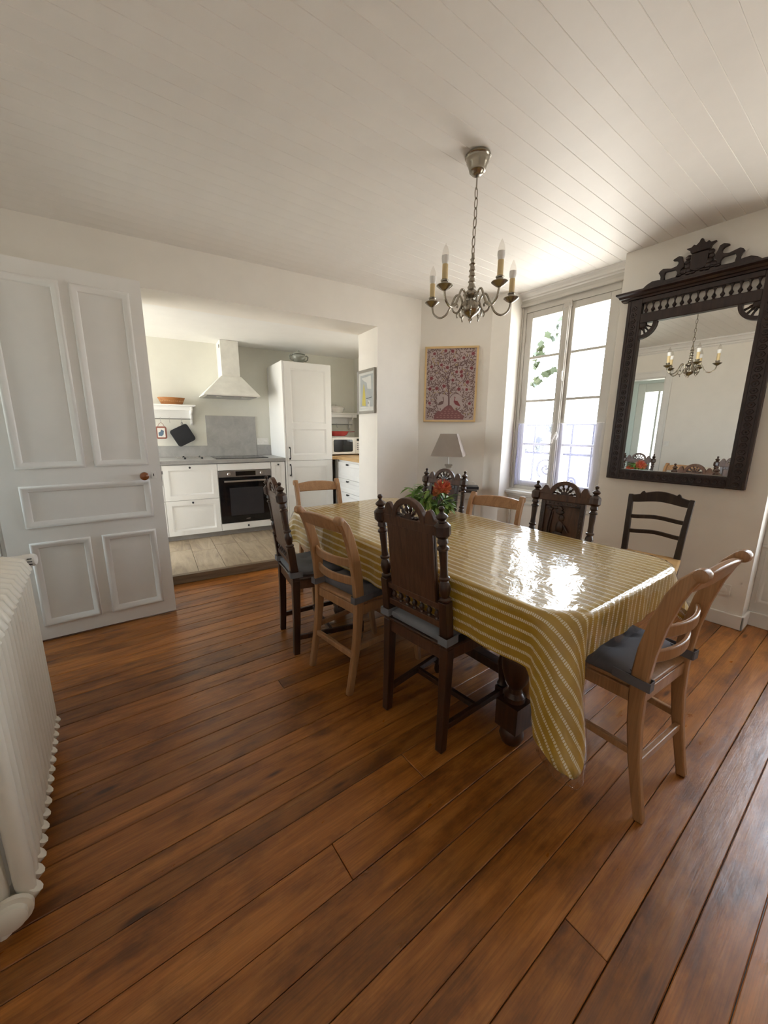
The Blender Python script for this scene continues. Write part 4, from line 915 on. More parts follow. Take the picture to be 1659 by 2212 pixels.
# left shelf
def wall_shelf(name, label, T0, T1, T_br, depth, ztop, d_wall, rail_from):
    s = kthing(name, label, 'shelf', 0, d_wall)
    B(T0, T1, -depth, -0.002, ztop-0.016, ztop).build('board', 'cabinet_white', s, False, 0.003)
    B(T0+0.01, T1-0.03, -depth+0.022, -depth+0.036, ztop-0.062, ztop-0.016).build('apron', 'cabinet_white', s, False, 0.002)
    B(T0+0.01, T1-0.03, -0.012, -0.002, ztop-0.15, ztop-0.016).build('back_board', 'cabinet_white', s)
    pf = [(-0.002, ztop-0.016), (-depth+0.02, ztop-0.016), (-depth+0.016, ztop-0.06), (-depth+0.03, ztop-0.085), (-0.06, ztop-0.11), (-0.045, ztop-0.17), (-0.05, ztop-0.205), (-0.03, ztop-0.225), (-0.002, ztop-0.225)]
    for tb_ in T_br: MB().prism(pf, tb_-0.01, tb_+0.01, 'YZ').build('bracket', 'cabinet_white', s, False, 0.003)
    rl = MB().tube([(rail_from, -0.055, ztop-0.158), (T1-0.06, -0.055, ztop-0.158)], 0.006, 8).build('rail', 'dull_steel', s, True)
    return s, rl
s1, rl = wall_shelf('wall_shelf', 'white wall shelf with hook rail beside the hood, wooden bowl on it', -0.45, 0.472, (-0.40, 0.425), 0.16, 1.545, DK, -0.38)
def hook(parent, T, z):
    return MB().tube([(T, -0.055, z+0.012), (T, -0.062, z+0.006), (T, -0.062, z-0.03), (T, -0.068, z-0.042), (T, -0.078, z-0.036)], 0.003, 6).build('hook', 'steel', parent, True)
for T in (0.105, 0.195, 0.317): hook(rl, T, 1.387)
bw = kthing('wooden_bowl', 'round carved wooden bowl on the left shelf', 'bowl', 0.235, DK-0.085, 1.5455)
m = MB().lathe([(0.10, 0), (0.108, 0.004), (0.14, 0.075), (0.134, 0.077), (0.10, 0.012), (0.001, 0.010)], n=28); m.mx = Matrix.Identity(4)
bo = m.build('shell', 'bowl_wood', bw, 50); bo.scale = (1, 0.52, 1)
m = MB()
for k in range(15):
    a_ = R(205+k*130/14); m.box(0, 0, 0, 0, 0, 0) if False else None
    m.ell((0.124*math.cos(a_), 0.124*math.sin(a_)*0.52, 0.036), (0.004, 0.004, 0.009), 5, 4)
tag(m.build('carved_notches', 'worktop_wood', bw), None, None, None, 'stuff')
ph = kthing('pot_holder', 'square black quilted pot holder hanging from a hook', 'pot holder', 0.317, DK-0.075, 1.345)
e_ = MB().prism(rrect(-0.105, 0.105, -0.105, 0.105, 0.03), -0.007, 0.007, 'XZ').build('pad', 'black_cloth', ph, False, 0.006, 3, (0.0, 0.006, -0.145)); e_.rotation_euler = (0, R(63), 0)
MB().tube([(0.0, 0, -0.03), (-0.008, 0, -0.018), (-0.006, 0, 0.0), (0.004, 0, 0.006), (0.010, 0, -0.006), (0.008, 0, -0.03)], 0.003, 6).build('loop', 'black_cloth', ph, True)
ti = kthing('framed_tile', 'small terracotta-framed tile hanging from the shelf rail', 'picture', 0.10, DK-0.07, 1.23)
MB().prism(rrect(-0.055, 0.055, -0.07, 0.07, 0.02), -0.006, 0.008, 'XZ').build('frame', 'terracotta', ti, False, 0.004); MB().prism(rrect(-0.038, 0.038, -0.052, 0.052, 0.006), -0.009, -0.006, 'XZ').build('tile', 'white_china', ti)
MB().prism([(-0.03, -0.035), (0.0, -0.04), (0.02, -0.02), (0.026, 0.02), (0.0, 0.035), (-0.01, 0.01), (-0.03, 0.0)], -0.0095, -0.009, 'XZ').build('painted_motif', 'blue_ink', ti)
MB().tube([(-0.03, 0, 0.07), (-0.015, 0, 0.10), (0.005, 0, 0.112), (0.025, 0, 0.095), (0.035, 0, 0.068)], 0.0025, 6).build('hanging_cord', 'terracotta', ti, True)
so = kthing('wall_socket', 'white double socket above the low splashback beside the fridge', 'socket', 1.25, DK, 1.12)
B(-0.075, 0.075, -0.010, -0.001, -0.043, 0.043).build('plate', 'white_plastic', so, False, 0.003)
for x in (-0.036, 0.036): MB().lathe([(0.022, 0), (0.022, 0.002), (0.019, 0.004), (0.001, 0.004)], (x, -0.010, 0), 18, (0, -1, 0)).build('insert', 'white_plastic', so, True)
# right-hand return
rt = kthing('drawer_cabinet', 'white cabinet with three drawers facing the opening, right of the fridge', 'cabinet', 2.05, 4.0)
rt.rotation_euler = (0, 0, KA-R(90))           # local x runs towards the camera, front faces -T
# local frame: x -> -d, y -> +T
def rl_x(d): return 4.0-d
B(rl_x(4.64), rl_x(3.82), 0.021, 0.545, KZ+0.06, 0.902).build('carcass', 'cabinet_white', rt)
for (z0, z1) in ((0.672, 0.876), (0.502, 0.668), (0.136, 0.498)):
    e_ = empty('drawer'); e_.parent = rt
    panel_front(e_, rl_x(4.62), rl_x(3.84), z0, z1, [(rl_x(4.62)+0.05, rl_x(3.84)-0.05, z0+0.042, z1-0.042)], 'cabinet_white', 0.0, 0.019, 'frame', 0.008, kprof)
    for dd in (4.33, 4.30): knob(e_, rl_x(dd), z1-0.022)
B(rl_x(4.70), rl_x(4.64), -0.005, 0.02, KZ, 0.902).build('corner_post', 'cabinet_white', rt)
B(rl_x(4.64), rl_x(3.82), 0.05, 0.066, KZ, KZ+0.06).build('plinth', 'worktop_grey', rt)
wt2 = B(2.03, 2.598, 3.82, DK-0.002, 0.905, 0.945).box(1.966, 2.03, 4.60, DK-0.002, 0.905, 0.945).build('oak_worktop', 'worktop_wood', None, False, 0.003); wt2.rotation_euler = (0, 0, KA); tag(wt2, 'golden oak worktop under the microwave', 'worktop')
mw = kthing('microwave', 'white microwave oven with black window on the oak worktop', 'microwave', 2.02, 4.74, 0.946)
B(0, 0.45, 0.012, 0.33, 0.012, 0.235).build('body', 'white_plastic', mw, False, 0.006); dr = B(0.002, 0.335, -0.008, 0.012, 0.014, 0.233).build('door', 'white_plastic', mw, False, 0.005)
MB().prism(rrect(0.022, 0.30, 0.045, 0.205, 0.02), -0.0095, -0.0075, 'XZ').build('window', 'black_glass', dr)
cp = B(0.337, 0.448, -0.006, 0.012, 0.014, 0.233).build('control_panel', 'white_plastic', mw, False, 0.003)
B(0.36, 0.43, -0.0075, -0.005, 0.185, 0.218).build('display', 'black_glass', cp)
for r_ in range(4):
    for q in range(3): MB().lathe([(0.007, 0), (0.007, 0.003), (0.001, 0.004)], (0.372+q*0.022, -0.006, 0.15-r_*0.026), 8, (0, -1, 0)).build('button', 'strap_grey', cp)
for (x, y_) in ((0.03, 0.05), (0.42, 0.05), (0.03, 0.29), (0.42, 0.29)): MB().lathe([(0.014, 0), (0.014, 0.014)], (x, y_, 0)).build('foot', 'dark_plastic', mw)
rd = kthing('red_baking_dish', 'red oval dish with pale base standing on the microwave', 'dish', 2.19, 4.90, 1.182)
o = MB().lathe([(0.09, 0.012), (0.12, 0.03), (0.15, 0.072), (0.156, 0.078), (0.148, 0.078), (0.115, 0.035), (0.001, 0.028)], n=26).build('dish', 'red_enamel', rd, 50); o.scale = (1, 0.6, 1)
MB().sweep([(0.14, 0, 0.072), (0.18, 0, 0.070), (0.235, 0, 0.075)], (0.03, 0.008)).build('handle', 'red_enamel', rd, False, 0.003)
o = MB().lathe([(0.16, 0), (0.175, 0.010), (0.165, 0.014), (0.09, 0.012), (0.001, 0.012)], n=26).build('stand', 'white_china', rd, 50); o.scale = (1, 0.6, 1)
s2, rl = wall_shelf('wall_shelf', 'white wall shelf with hook rail above the microwave', 1.98, 2.595, (2.50,), 0.17, 1.512, DK, 2.0)
s2['category'] = 'shelf'
for T in (2.18, 2.29): hook(rl, T, 1.354)
pt = kthing('casserole', 'white oval casserole with lid on the right-hand shelf', 'pot', 2.27, DK-0.09, 1.5125)
o = MB().lathe([(0.09, 0), (0.10, 0.008), (0.115, 0.065), (0.118, 0.07), (0.112, 0.076)], n=24).build('pot', 'white_china', pt, 50); o.scale = (1, 0.6, 1)
o = MB().lathe([(0.116, 0.074), (0.11, 0.084), (0.06, 0.095), (0.012, 0.098)], n=24).build('lid', 'white_china', pt, 50); o.scale = (1, 0.6, 1)
MB().lathe([(0.008, 0.096), (0.014, 0.106), (0.001, 0.114)]).build('lid_knob', 'white_china', pt, True)
for s in (-1, 1): MB().tube([(s*0.112, 0, 0.07), (s*0.135, 0, 0.072), (s*0.14, 0, 0.055), (s*0.12, 0, 0.045)], 0.006, 8).build('handle', 'white_china', pt, True)
# painting on the jamb of the opening (face towards -T)
pa = thing('framed_painting', 'small framed harbour painting with yellow sail on the opening jamb', 'picture', tuple(K(OT1-0.002, 3.605, 1.657)), KA-R(90))
pw, phh = 0.183, 0.215
mould_ring(-pw, pw, -phh, phh, 0, [(0, 0), (0, -0.024), (0.010, -0.026), (0.022, -0.016), (0.026, -0.014)]).build('frame', 'art_frame', pa, 50)
mould_ring(-pw+0.026, pw-0.026, -phh+0.026, phh-0.026, -0.013, [(0, 0), (0.003, -0.001), (0.022, 0.004)]).build('mount', 'art_pale', pa)
B(-pw+0.02, pw-0.02, -0.008, -0.002, -phh+0.02, phh-0.02).build('canvas', 'art_grey', pa)
def flatp(poly, mat, dep, name): return MB().prism([(a, b) for a, b in poly], -0.0085-dep, -0.008, 'XZ').build(name, mat, pa)
flatp([(-0.10, -0.13), (-0.02, -0.14), (-0.03, -0.02), (-0.05, 0.06), (-0.062, 0.085), (-0.08, 0.0)], 'art_yellow', 0.0006, 'painted_sail')
flatp([(-0.11, 0.14), (0.09, 0.15), (0.10, 0.02), (0.02, 0.03), (0.0, 0.09), (-0.06, 0.11)], 'art_pale', 0.0003, 'painted_cloud')
flatp([(-0.005, -0.07), (0.11, -0.06), (0.11, -0.055), (-0.005, -0.063)], 'art_dark', 0.0008, 'painted_shoreline')
flatp([(0.02, -0.14), (0.07, -0.15), (0.075, -0.09), (0.03, -0.085)], 'art_pale', 0.0007, 'painted_house')
flatp([(0.035, -0.12), (0.045, -0.12), (0.045, -0.10), (0.035, -0.10)], 'art_dark', 0.0010, 'painted_window')
flatp([(-0.15, -0.16), (0.14, -0.17), (0.14, -0.15), (-0.15, -0.14)], 'art_pale', 0.0004, 'painted_quay')

# ================================================================== CARVED MIRROR
mi = thing('carved_mirror', 'large wall mirror in carved dark oak frame with two hounds on top', 'mirror', (XR-0.001, 0.972, 0.92))
def Z(z): return z-0.92
for s in (-1, 1): B(-0.042, 0, s*0.365-0.0475, s*0.365+0.0475, 0, Z(2.20)).build('stile', 'frame_wood', mi, False, 0.005)
B(-0.042, 0, -0.3175, 0.3175, 0, Z(0.998)).build('bottom_rail', 'frame_wood', mi, False, 0.005)
B(-0.042, 0, -0.3175, 0.3175, Z(2.035), Z(2.098)).build('lower_top_rail', 'frame_wood', mi, False, 0.004)
B(-0.042, 0, -0.3175, 0.3175, Z(2.168), Z(2.20)).build('upper_top_rail', 'frame_wood', mi, False, 0.004)
B(-0.016, -0.012, -0.318, 0.318, Z(0.997), Z(2.036)).build('mirror_glass', 'mirror_silver', mi)
for k in range(15):
    MB().lathe([(0.006, 0), (0.009, 0.004), (0.005, 0.008), (0.012, 0.018), (0.013, 0.024), (0.006, 0.034), (0.004, 0.044), (0.006, 0.056), (0.010, 0.064), (0.010, 0.072)], (-0.022, -0.294+0.042*k, Z(2.0975)), 8).build('baluster', 'frame_wood', mi, True)
m = MB()
pf = [(0, 0), (-0.05, 0), (-0.055, 0.012), (-0.064, 0.016), (-0.072, 0.030), (-0.088, 0.040), (-0.088, 0.052), (0, 0.052)]
n_ = len(pf); vs = []
for s in (-1, 1): vs += [(x, s*(0.4125-x*0.82-0.04*(x == 0)), Z(2.20)+z) for x, z in pf]
for k, (x, z) in enumerate(pf):
    if x == 0: vs[k] = (0, -(0.4125+0.041+ (0.031 if z > 0.02 else 0)), Z(2.20)+z); vs[n_+k] = (0, 0.4125+0.041+(0.031 if z > 0.02 else 0), Z(2.20)+z)
m.add(vs, [tuple(range(n_)), tuple(range(2*n_-1, n_-1, -1))] + [(k, n_+k, n_+(k+1) % n_, (k+1) % n_) for k in range(n_)])
m.build('cornice', 'frame_wood', mi, False, 0.002)
m = MB()
for s in (-1, 1):
    for k in range(30):
        zz = Z(0.95)+k*0.041
        m.tube([(-0.043, s*0.365+0.017*math.cos(R(q)), zz+0.014*math.sin(R(q))) for q in range(0, 360, 60)], 0.004, 5, closed=True)
        m.ell((-0.044, s*0.365, zz), (0.006, 0.006, 0.006), 6, 4)
    m.bar((-0.044, s*0.392, 0.01), (-0.044, s*0.392, Z(2.19)), 0.006, 0.005).bar((-0.044, s*0.335, 0.02), (-0.044, s*0.335, Z(2.05)), 0.006, 0.005)
for k in range(16):
    yy = -0.30+0.04*k
    m.tube([(-0.043, yy+0.014*math.cos(R(q)), 0.039+0.017*math.sin(R(q))) for q in range(0, 360, 60)], 0.004, 5, closed=True); m.ell((-0.044, yy, 0.039), (0.006, 0.006, 0.006), 6, 4)
m.bar((-0.044, -0.40, 0.009), (-0.044, 0.40, 0.009), 0.006, 0.005).bar((-0.044, -0.33, 0.068), (-0.044, 0.33, 0.068), 0.006, 0.005)
tag(m.build('carved_ornament', 'frame_wood', mi, 40), None, None, None, 'stuff')
for s in (-1, 1):
    m = MB(); c0 = (s*0.318, Z(2.036)); ro, ri = 0.105, 0.082; vs = []; fs = []; n2 = 10
    for k in range(n2+1):
        th = R(90*k/n2)
        for x in (-0.034, -0.014):
            for r_ in (ri, ro): vs.append((x, c0[0]-s*r_*math.cos(th), c0[1]-r_*math.sin(th)))
    for k in range(n2):
        a4 = k*4; b4 = a4+4; fs += [(a4, b4, b4+1, a4+1), (a4+2, a4+3, b4+3, b4+2), (a4+1, b4+1, b4+3, a4+3), (a4, a4+2, b4+2, b4)]
    m.add(vs, fs)
    for q in (25, 45, 65): m.tube([(-0.024, c0[0]-s*r_*math.cos(R(q)), c0[1]-r_*math.sin(R(q))) for r_ in (0.0, 0.03, 0.045, 0.06, 0.085)], [0.006, 0.004, 0.008, 0.004, 0.006], 6)
    m.ell((-0.024, c0[0]-s*0.008, c0[1]-0.008), (0.012, 0.03, 0.03), 10, 6)
    m.build('fan_bracket', 'frame_wood', mi, 35)
zc0 = Z(2.252)
crest = empty('crest', (0, 0.020, zc0)); crest.parent = mi; tag(crest, 'carved crest with shield, crown and two hounds')
hill = [(-0.34, 0), (-0.325, 0.008), (-0.31, 0.012), (-0.285, 0.032), (-0.255, 0.045), (-0.22, 0.043), (-0.17, 0.032), (-0.10, 0.036), (0, 0.045), (0.10, 0.036), (0.17, 0.032), (0.22, 0.043), (0.255, 0.045), (0.285, 0.032), (0.31, 0.012), (0.32, 0.006), (0.33, 0)]
MB().prism(hill, -0.042, -0.016, 'YZ').build('mound', 'frame_wood', crest, False, 0.004)
dog = [(0.222, 0.083), (0.214, 0.096), (0.198, 0.106), (0.176, 0.101), (0.150, 0.094), (0.120, 0.100), (0.112, 0.112), (0.114, 0.124), (0.124, 0.132), (0.144, 0.137), (0.145, 0.143), (0.132, 0.150), (0.114, 0.157), (0.096, 0.150), (0.090, 0.128), (0.080, 0.105), (0.078, 0.084), (0.092, 0.072), (0.096, 0.028), (0.114, 0.028), (0.112, 0.062), (0.124, 0.078), (0.155, 0.079), (0.180, 0.080), (0.186, 0.062), (0.182, 0.036), (0.206, 0.032), (0.207, 0.058), (0.214, 0.074)]
for s in (-1, 1):
    MB().prism([(s*a, b) for a, b in dog], -0.042, -0.020, 'YZ').build('hound', 'frame_wood', crest, False, 0.003)
    m = MB()
    for (a, b, r_) in ((0.058, 0.13, 0.018), (0.062, 0.105, 0.016), (0.055, 0.08, 0.02), (0.075, 0.055, 0.022), (0.05, 0.055, 0.02)): m.ell((-0.036, s*a, b), (0.013, r_, r_*0.9), 9, 6)
    m.build('carved_scroll', 'frame_wood', crest, True)
MB().prism([(-0.045, 0.055), (0, 0.035), (0.045, 0.055), (0.047, 0.145), (-0.047, 0.145)], -0.046, -0.018, 'YZ').build('shield', 'frame_wood', crest, False, 0.005)
MB().prism([(-0.05, 0.150), (0.05, 0.150), (0.056, 0.168), (0.078, 0.185), (0.05, 0.185), (0.038, 0.198), (0.026, 0.190), (0.012, 0.204), (0.007, 0.218), (0, 0.222), (-0.007, 0.218), (-0.012, 0.204), (-0.026, 0.190), (-0.038, 0.198), (-0.05, 0.185), (-0.078, 0.185), (-0.056, 0.168)], -0.048, -0.02, 'YZ').build('crown', 'frame_wood', crest, False, 0.003)
m = MB()
for k in range(9): m.ell((-0.04, -0.10+0.025*k, 0.038+0.006*math.sin(k*2)), (0.012, 0.018, 0.010), 8, 5)
m.build('leaf_carving', 'frame_wood', crest, True)

# ================================================================== CHANDELIER
ch = thing('chandelier', 'pewter chandelier with five curved arms and candle bulbs above the table', 'chandelier', (1.614, 1.44, 0))
MB().lathe([(0.056, 2.544), (0.060, 2.540), (0.060, 2.534), (0.054, 2.530), (0.052, 2.522), (0.053, 2.515), (0.046, 2.504), (0.041, 2.490), (0.037, 2.482), (0.037, 2.477), (0.030, 2.474), (0.026, 2.466), (0.016, 2.460), (0.008, 2.458)][::-1], n=28).build('ceiling_rose', 'pewter', ch, 50)
MB().lathe([(0.0035, 2.405), (0.0035, 2.46)], n=8).build('rod', 'pewter', ch, True)
z = 2.412; k = 0
while z > 2.15:
    pts = []
    for q in range(12):
        a_ = 2*math.pi*q/12; u, v = 0.0085*math.cos(a_), 0.024*math.sin(a_)*(1.0); pts.append((u, 0, v) if k % 2 == 0 else (0, u, v))
    MB().tube(pts, 0.0026, 6, closed=True, up=(0.3, 0.4, 0.1)).build('chain_link', 'pewter', ch, True, 0, 2, (0.002*math.sin(k*0.9), 0, z-0.024)); z -= 0.0415; k += 1
zt = z+0.012
prof = [(0.003, zt), (0.005, 2.125), (0.006, 2.11), (0.010, 2.104), (0.008, 2.098), (0.006, 2.088), (0.013, 2.081), (0.008, 2.073), (0.009, 2.06), (0.013, 2.052), (0.009, 2.045), (0.010, 2.034), (0.0135, 2.027), (0.009, 2.02), (0.011, 2.008), (0.014, 2.002), (0.010, 1.996), (0.012, 1.984), (0.0155, 1.978), (0.013, 1.968), (0.020, 1.958), (0.029, 1.948), (0.030, 1.942), (0.024, 1.933), (0.014, 1.926), (0.013, 1.916), (0.020, 1.911), (0.028, 1.909)]
MB().lathe([(r_*1.35, z_) for r_, z_ in prof[::-1]], n=20).build('stem', 'pewter', ch, 60)
MB().lathe([(0.006, 1.832), (0.014, 1.842), (0.030, 1.850), (0.045, 1.866), (0.051, 1.884), (0.046, 1.902), (0.038, 1.911), (0.026, 1.913)], n=24).build('globe', 'pewter', ch, 60)
MB().lathe([(0.003, 1.822), (0.005, 1.83), (0.004, 1.84)], n=8).tube([(0.011*math.cos(R(q)), 0, 1.832+0.011*math.sin(R(q))) for q in range(0, 360, 30)], 0.003, 6, closed=True, up=(0, 1, 0)).build('bottom_ring', 'pewter', ch, True)
back_dir = math.degrees(math.atan2(1.44, 1.614))
def arm_path(pts, n=6):
    out = []; P = [Vector(p) for p in pts]
    for i in range(len(P)-1):
        p0, p1, p2, p3 = P[max(i-1, 0)], P[i], P[i+1], P[min(i+2, len(P)-1)]
        for k in range(n):
            t = k/n; out.append(0.5*((2*p1)+(-p0+p2)*t+(2*p0-5*p1+4*p2-p3)*t*t+(-p0+3*p1-3*p2+p3)*t**3))
    return out+[P[-1]]
ap = arm_path([(0.042, 0, 1.885), (0.046, 0, 1.918), (0.060, 0, 1.948), (0.082, 0, 1.948), (0.104, 0, 1.908), (0.130, 0, 1.868), (0.166, 0, 1.856), (0.200, 0, 1.880), (0.211, 0, 1.925)])
sc = arm_path([(0.044, 0, 1.905), (0.056, 0, 1.872), (0.072, 0, 1.856), (0.090, 0, 1.864), (0.095, 0, 1.886), (0.083, 0, 1.900), (0.069, 0, 1.893), (0.070, 0, 1.880)], 4)
ft = arm_path([(0.066, 0, 1.859), (0.072, 0, 1.844), (0.067, 0, 1.832)], 3)
for q in (0, 72, 144, 216, 288):
    am = MB().tube(ap, 0.0052, 8).build('arm', 'pewter', ch, True); am.rotation_euler = (0, 0, R(back_dir+q))
    MB().lathe([(0.006, 1.914), (0.014, 1.918), (0.026, 1.926), (0.038, 1.936), (0.0365, 1.939), (0.018, 1.932), (0.012, 1.935)], (0.211, 0, 0), 20).build('drip_pan', 'pewter', am, 50)
    MB().lathe([(0.012, 1.932), (0.017, 1.936), (0.015, 1.952), (0.019, 1.956), (0.019, 1.960), (0.014, 1.963)], (0.211, 0, 0), 16).build('socket_cup', 'pewter', am, 50)
    MB().lathe([(0.0135, 1.958), (0.0132, 2.026)], (0.211, 0, 0), 14).build('candle_sleeve', 'candle_ivory', am, 50)
    MB().lathe([(0.0105, 2.024), (0.0155, 2.034), (0.0175, 2.05), (0.0168, 2.062)], (0.211, 0, 0), 14).build('bulb_base', 'bulb_white', am, 50)
    MB().lathe([(0.0168, 2.062), (0.0155, 2.073), (0.0115, 2.090), (0.006, 2.103), (0.0014, 2.112)], (0.211, 0, 0), 14).build('bulb', 'bulb_glass', am, 60)
    s_ = MB().tube(sc, 0.0044, 7).tube(ft, [0.0044]*3+[0.003]*(len(ft)-3), 7).build('scroll', 'pewter', ch, True); s_.rotation_euler = (0, 0, R(back_dir+q+36))

# ================================================================== CORNER: print, lamp, console
pi_ = thing('framed_print', 'gold-framed print of a flowering tree with two birds on the slanting wall', 'picture', (3.008, 2.902, 1.735), R(-45))
hw, hh_ = 0.266, 0.369
mould_ring(-hw, hw, -hh_, hh_, -0.001, [(0, 0), (0, -0.022), (0.004, -0.024), (0.019, -0.024), (0.020, -0.014)]).build('frame', 'frame_gold', pi_)
B(-hw+0.01, hw-0.01, -0.014, -0.003, -hh_+0.01, hh_-0.01).build('paper', 'print_paper', pi_)
def pm(px, py): return ((px-800)/1140*(hw-0.02)*2, (1030-py)/1620*(hh_-0.02)*2)
def ribbon(paths, name, mat, w0, w1, dep):
    m = MB()
    for P in paths:
        pts = arm_path([(pm(*p)[0], 0, pm(*p)[1]) for p in P], 4); n = len(pts); vs = []; fs = []
        for i, p in enumerate(pts):
            d = (pts[min(i+1, n-1)]-pts[max(i-1, 0)]).normalized(); nr = Vector((-d.z, 0, d.x)); w_ = w0+(w1-w0)*i/(n-1)
            vs += [p+nr*w_+Vector((0, -0.0142-dep, 0)), p-nr*w_+Vector((0, -0.0142-dep, 0))]
        fs = [(2*i, 2*i+1, 2*i+3, 2*i+2) for i in range(n-1)]; m.add(vs, fs)
    return m.build(name, mat, pi_)
ribbon([[(780, 1520), (775, 1350), (765, 1200), (745, 1080), (720, 980), (735, 870), (775, 770), (795, 690)]], 'printed_trunk', 'print_stem', 0.008, 0.004, 0.0006)
ribbon([[(795, 690), (785, 600), (760, 500), (700, 430), (620, 380)], [(765, 1290), (640, 1180), (560, 1040), (500, 950)], [(745, 940), (650, 840), (560, 780), (400, 690)], [(795, 690), (880, 640), (1000, 600), (1200, 540)],
        [(790, 1190), (900, 1090), (1050, 960)], [(800, 1320), (860, 1250), (960, 1230), (1070, 1290)], [(765, 500), (748, 400), (745, 280)], [(530, 1010), (430, 1010), (360, 990)], [(1000, 600), (1060, 520), (1180, 480)], [(620, 1190), (540, 1220), (450, 1270)], [(1050, 960), (1150, 900), (1240, 910)]], 'printed_branches', 'print_stem', 0.0035, 0.0015, 0.0005)
fl = [(340, 620), (570, 580), (710, 640), (345, 880), (650, 1060), (320, 1120), (480, 1110), (850, 925), (930, 740), (1040, 740), (880, 480), (1080, 430), (1290, 340), (1270, 660), (1050, 830), (1190, 970), (1000, 1130), (1180, 1140), (320, 1450), (1260, 1460), (660, 270), (820, 280), (400, 330)]
for (a, b) in fl:
    x, z_ = pm(a, b); r0 = random.uniform(0.018, 0.024); poly = []
    for q in range(14): r_ = r0*(1.08 if q % 2 == 0 else 0.60); poly.append((x+r_*math.cos(2*math.pi*q/14), z_+r_*math.sin(2*math.pi*q/14)))
    MB().prism(poly, -0.0150, -0.0142, 'XZ').build('printed_flower', 'print_red', pi_)
def leaf_poly(x, z_, ang, L, w_):
    c_, s_ = math.cos(ang), math.sin(ang); return [(x+c_*a*L-s_*b*w_, z_+s_*a*L+c_*b*w_) for a, b in ((-1, 0), (-0.4, 0.8), (0.3, 0.8), (1, 0), (0.3, -0.8), (-0.4, -0.8))]
rnd = random.Random(3); cnt = 0; m = MB(); mg = MB(); placed = []
while cnt < 620:
    px_, py_ = rnd.uniform(245, 1355), rnd.uniform(235, 1790)
    if py_ > 1480 and abs(px_-780) < (py_-1450)*1.1: continue
    if py_ > 1250 and 500 < px_ < 1080 and py_ < 1560: continue
    if any(math.hypot(px_-a, py_-b) < 58 for a, b in fl) or any(math.hypot(px_-a, py_-b) < 27 for a, b in placed): 
        cnt += 0.1; continue
    placed.append((px_, py_)); x, z_ = pm(px_, py_)
    (mg if rnd.random() < 0.12 else m).prism(leaf_poly(x, z_, rnd.uniform(0, math.pi), rnd.uniform(0.012, 0.020), 0.0052), -0.0147, -0.0142, 'XZ'); cnt += 1
tag(m.build('printed_leaves', 'print_leaf', pi_), None, None, None, 'stuff'); tag(mg.build('printed_gold_leaves', 'print_leaf_gold', pi_), None, None, None, 'stuff')
for (pts, mt) in (([(640, 1300), (625, 1310), (645, 1400), (600, 1400), (540, 1440), (520, 1500), (580, 1490), (640, 1470), (660, 1400), (650, 1320)], 'print_leaf'), ([(895, 1300), (930, 1310), (915, 1390), (980, 1400), (1020, 1460), (1060, 1530), (1000, 1510), (930, 1480), (890, 1420), (910, 1330)], 'print_red')):
    MB().prism([pm(*p) for p in pts], -0.0150, -0.0142, 'XZ').build('printed_bird', mt, pi_)
MB().prism([pm(*p) for p in ((440, 1730), (530, 1620), (590, 1640), (690, 1540), (770, 1490), (830, 1500), (930, 1620), (985, 1610), (1150, 1760), (1130, 1830), (430, 1830))], -0.0148, -0.0142, 'XZ').build('printed_mound', 'print_mound', pi_)
for (a, b) in [(x+(25 if r_ % 2 else 0), 1790-r_*48) for r_ in range(5) for x in range(520+r_*50, 1080-r_*52, 85)]:
    x, z_ = pm(a, b); MB().prism([(x-0.012, z_), (x+0.012, z_), (x+0.008, z_+0.007), (x, z_+0.010), (x-0.008, z_+0.007)], -0.0151, -0.0142, 'XZ').build('printed_scale', 'print_mound_light', pi_)

co = thing('corner_console', 'slim dark-topped console table in the slanting corner behind the chairs', 'console table', (2.905, 2.785, 0), R(-45))
B(-0.29, 0.29, -0.15, 0.13, 0.675, 0.692).build('top', 'walnut_chair', co, False, 0.003)
B(-0.275, 0.275, -0.135, 0.12, 0.60, 0.675).build('apron', 'lamp_wood', co, False, 0.002)
dr = B(-0.24, 0.24, -0.141, -0.134, 0.607, 0.668).build('drawer', 'lamp_wood', co, False, 0.002); knob(dr, 0.0, 0.638, -0.141, 0.009)
for sx in (-1, 1):
    for sy in (-0.12, 0.105): MB().sweep([(sx*0.258, sy, 0.60), (sx*0.258, sy, 0.3), (sx*0.258, sy, 0)], [(0.036, 0.036), (0.032, 0.032), (0.024, 0.024)], (1, 0, 0)).build('leg', 'lamp_wood', co, False, 0.002)
bx_ = thing('media_box', 'flat black box with silver edge at the end of the corner console', 'box', (3.035, 2.60, 0.6925), R(-45))
B(-0.085, 0.085, -0.07, 0.07, 0, 0.035).build('case', 'dark_plastic', bx_, False, 0.003); B(-0.086, 0.086, -0.0715, -0.0695, 0.003, 0.008).build('edge_strip', 'steel', bx_)
tag(MB().tube(arm_path([(0.05, 0.06, 0.02), (0.06, 0.09, 0.055), (0.0, 0.10, 0.065), (-0.06, 0.085, 0.03)]), 0.0025, 6).build('cable', 'white_plastic', bx_, True), 'white cable')
la = thing('table_lamp', 'table lamp with square taupe shade and turned grey base on the console', 'lamp', (2.868, 2.748, 0.6925), R(-45))
MB().box(-0.055, 0.055, -0.055, 0.055, 0, 0.022).box(-0.042, 0.042, -0.042, 0.042, 0.022, 0.04).lathe([(0.026, 0.04), (0.04, 0.08), (0.043, 0.12), (0.03, 0.18), (0.024, 0.20), (0.034, 0.206), (0.034, 0.214), (0.026, 0.22)], n=18).box(-0.030, 0.030, -0.030, 0.030, 0.22, 0.236).box(-0.038, 0.038, -0.038, 0.038, 0.236, 0.25).build('base', 'lamp_wood', la, 40, 0.002)
MB().lathe([(0.004, 0.25), (0.004, 0.40)], n=8).build('stem', 'steel', la, True)
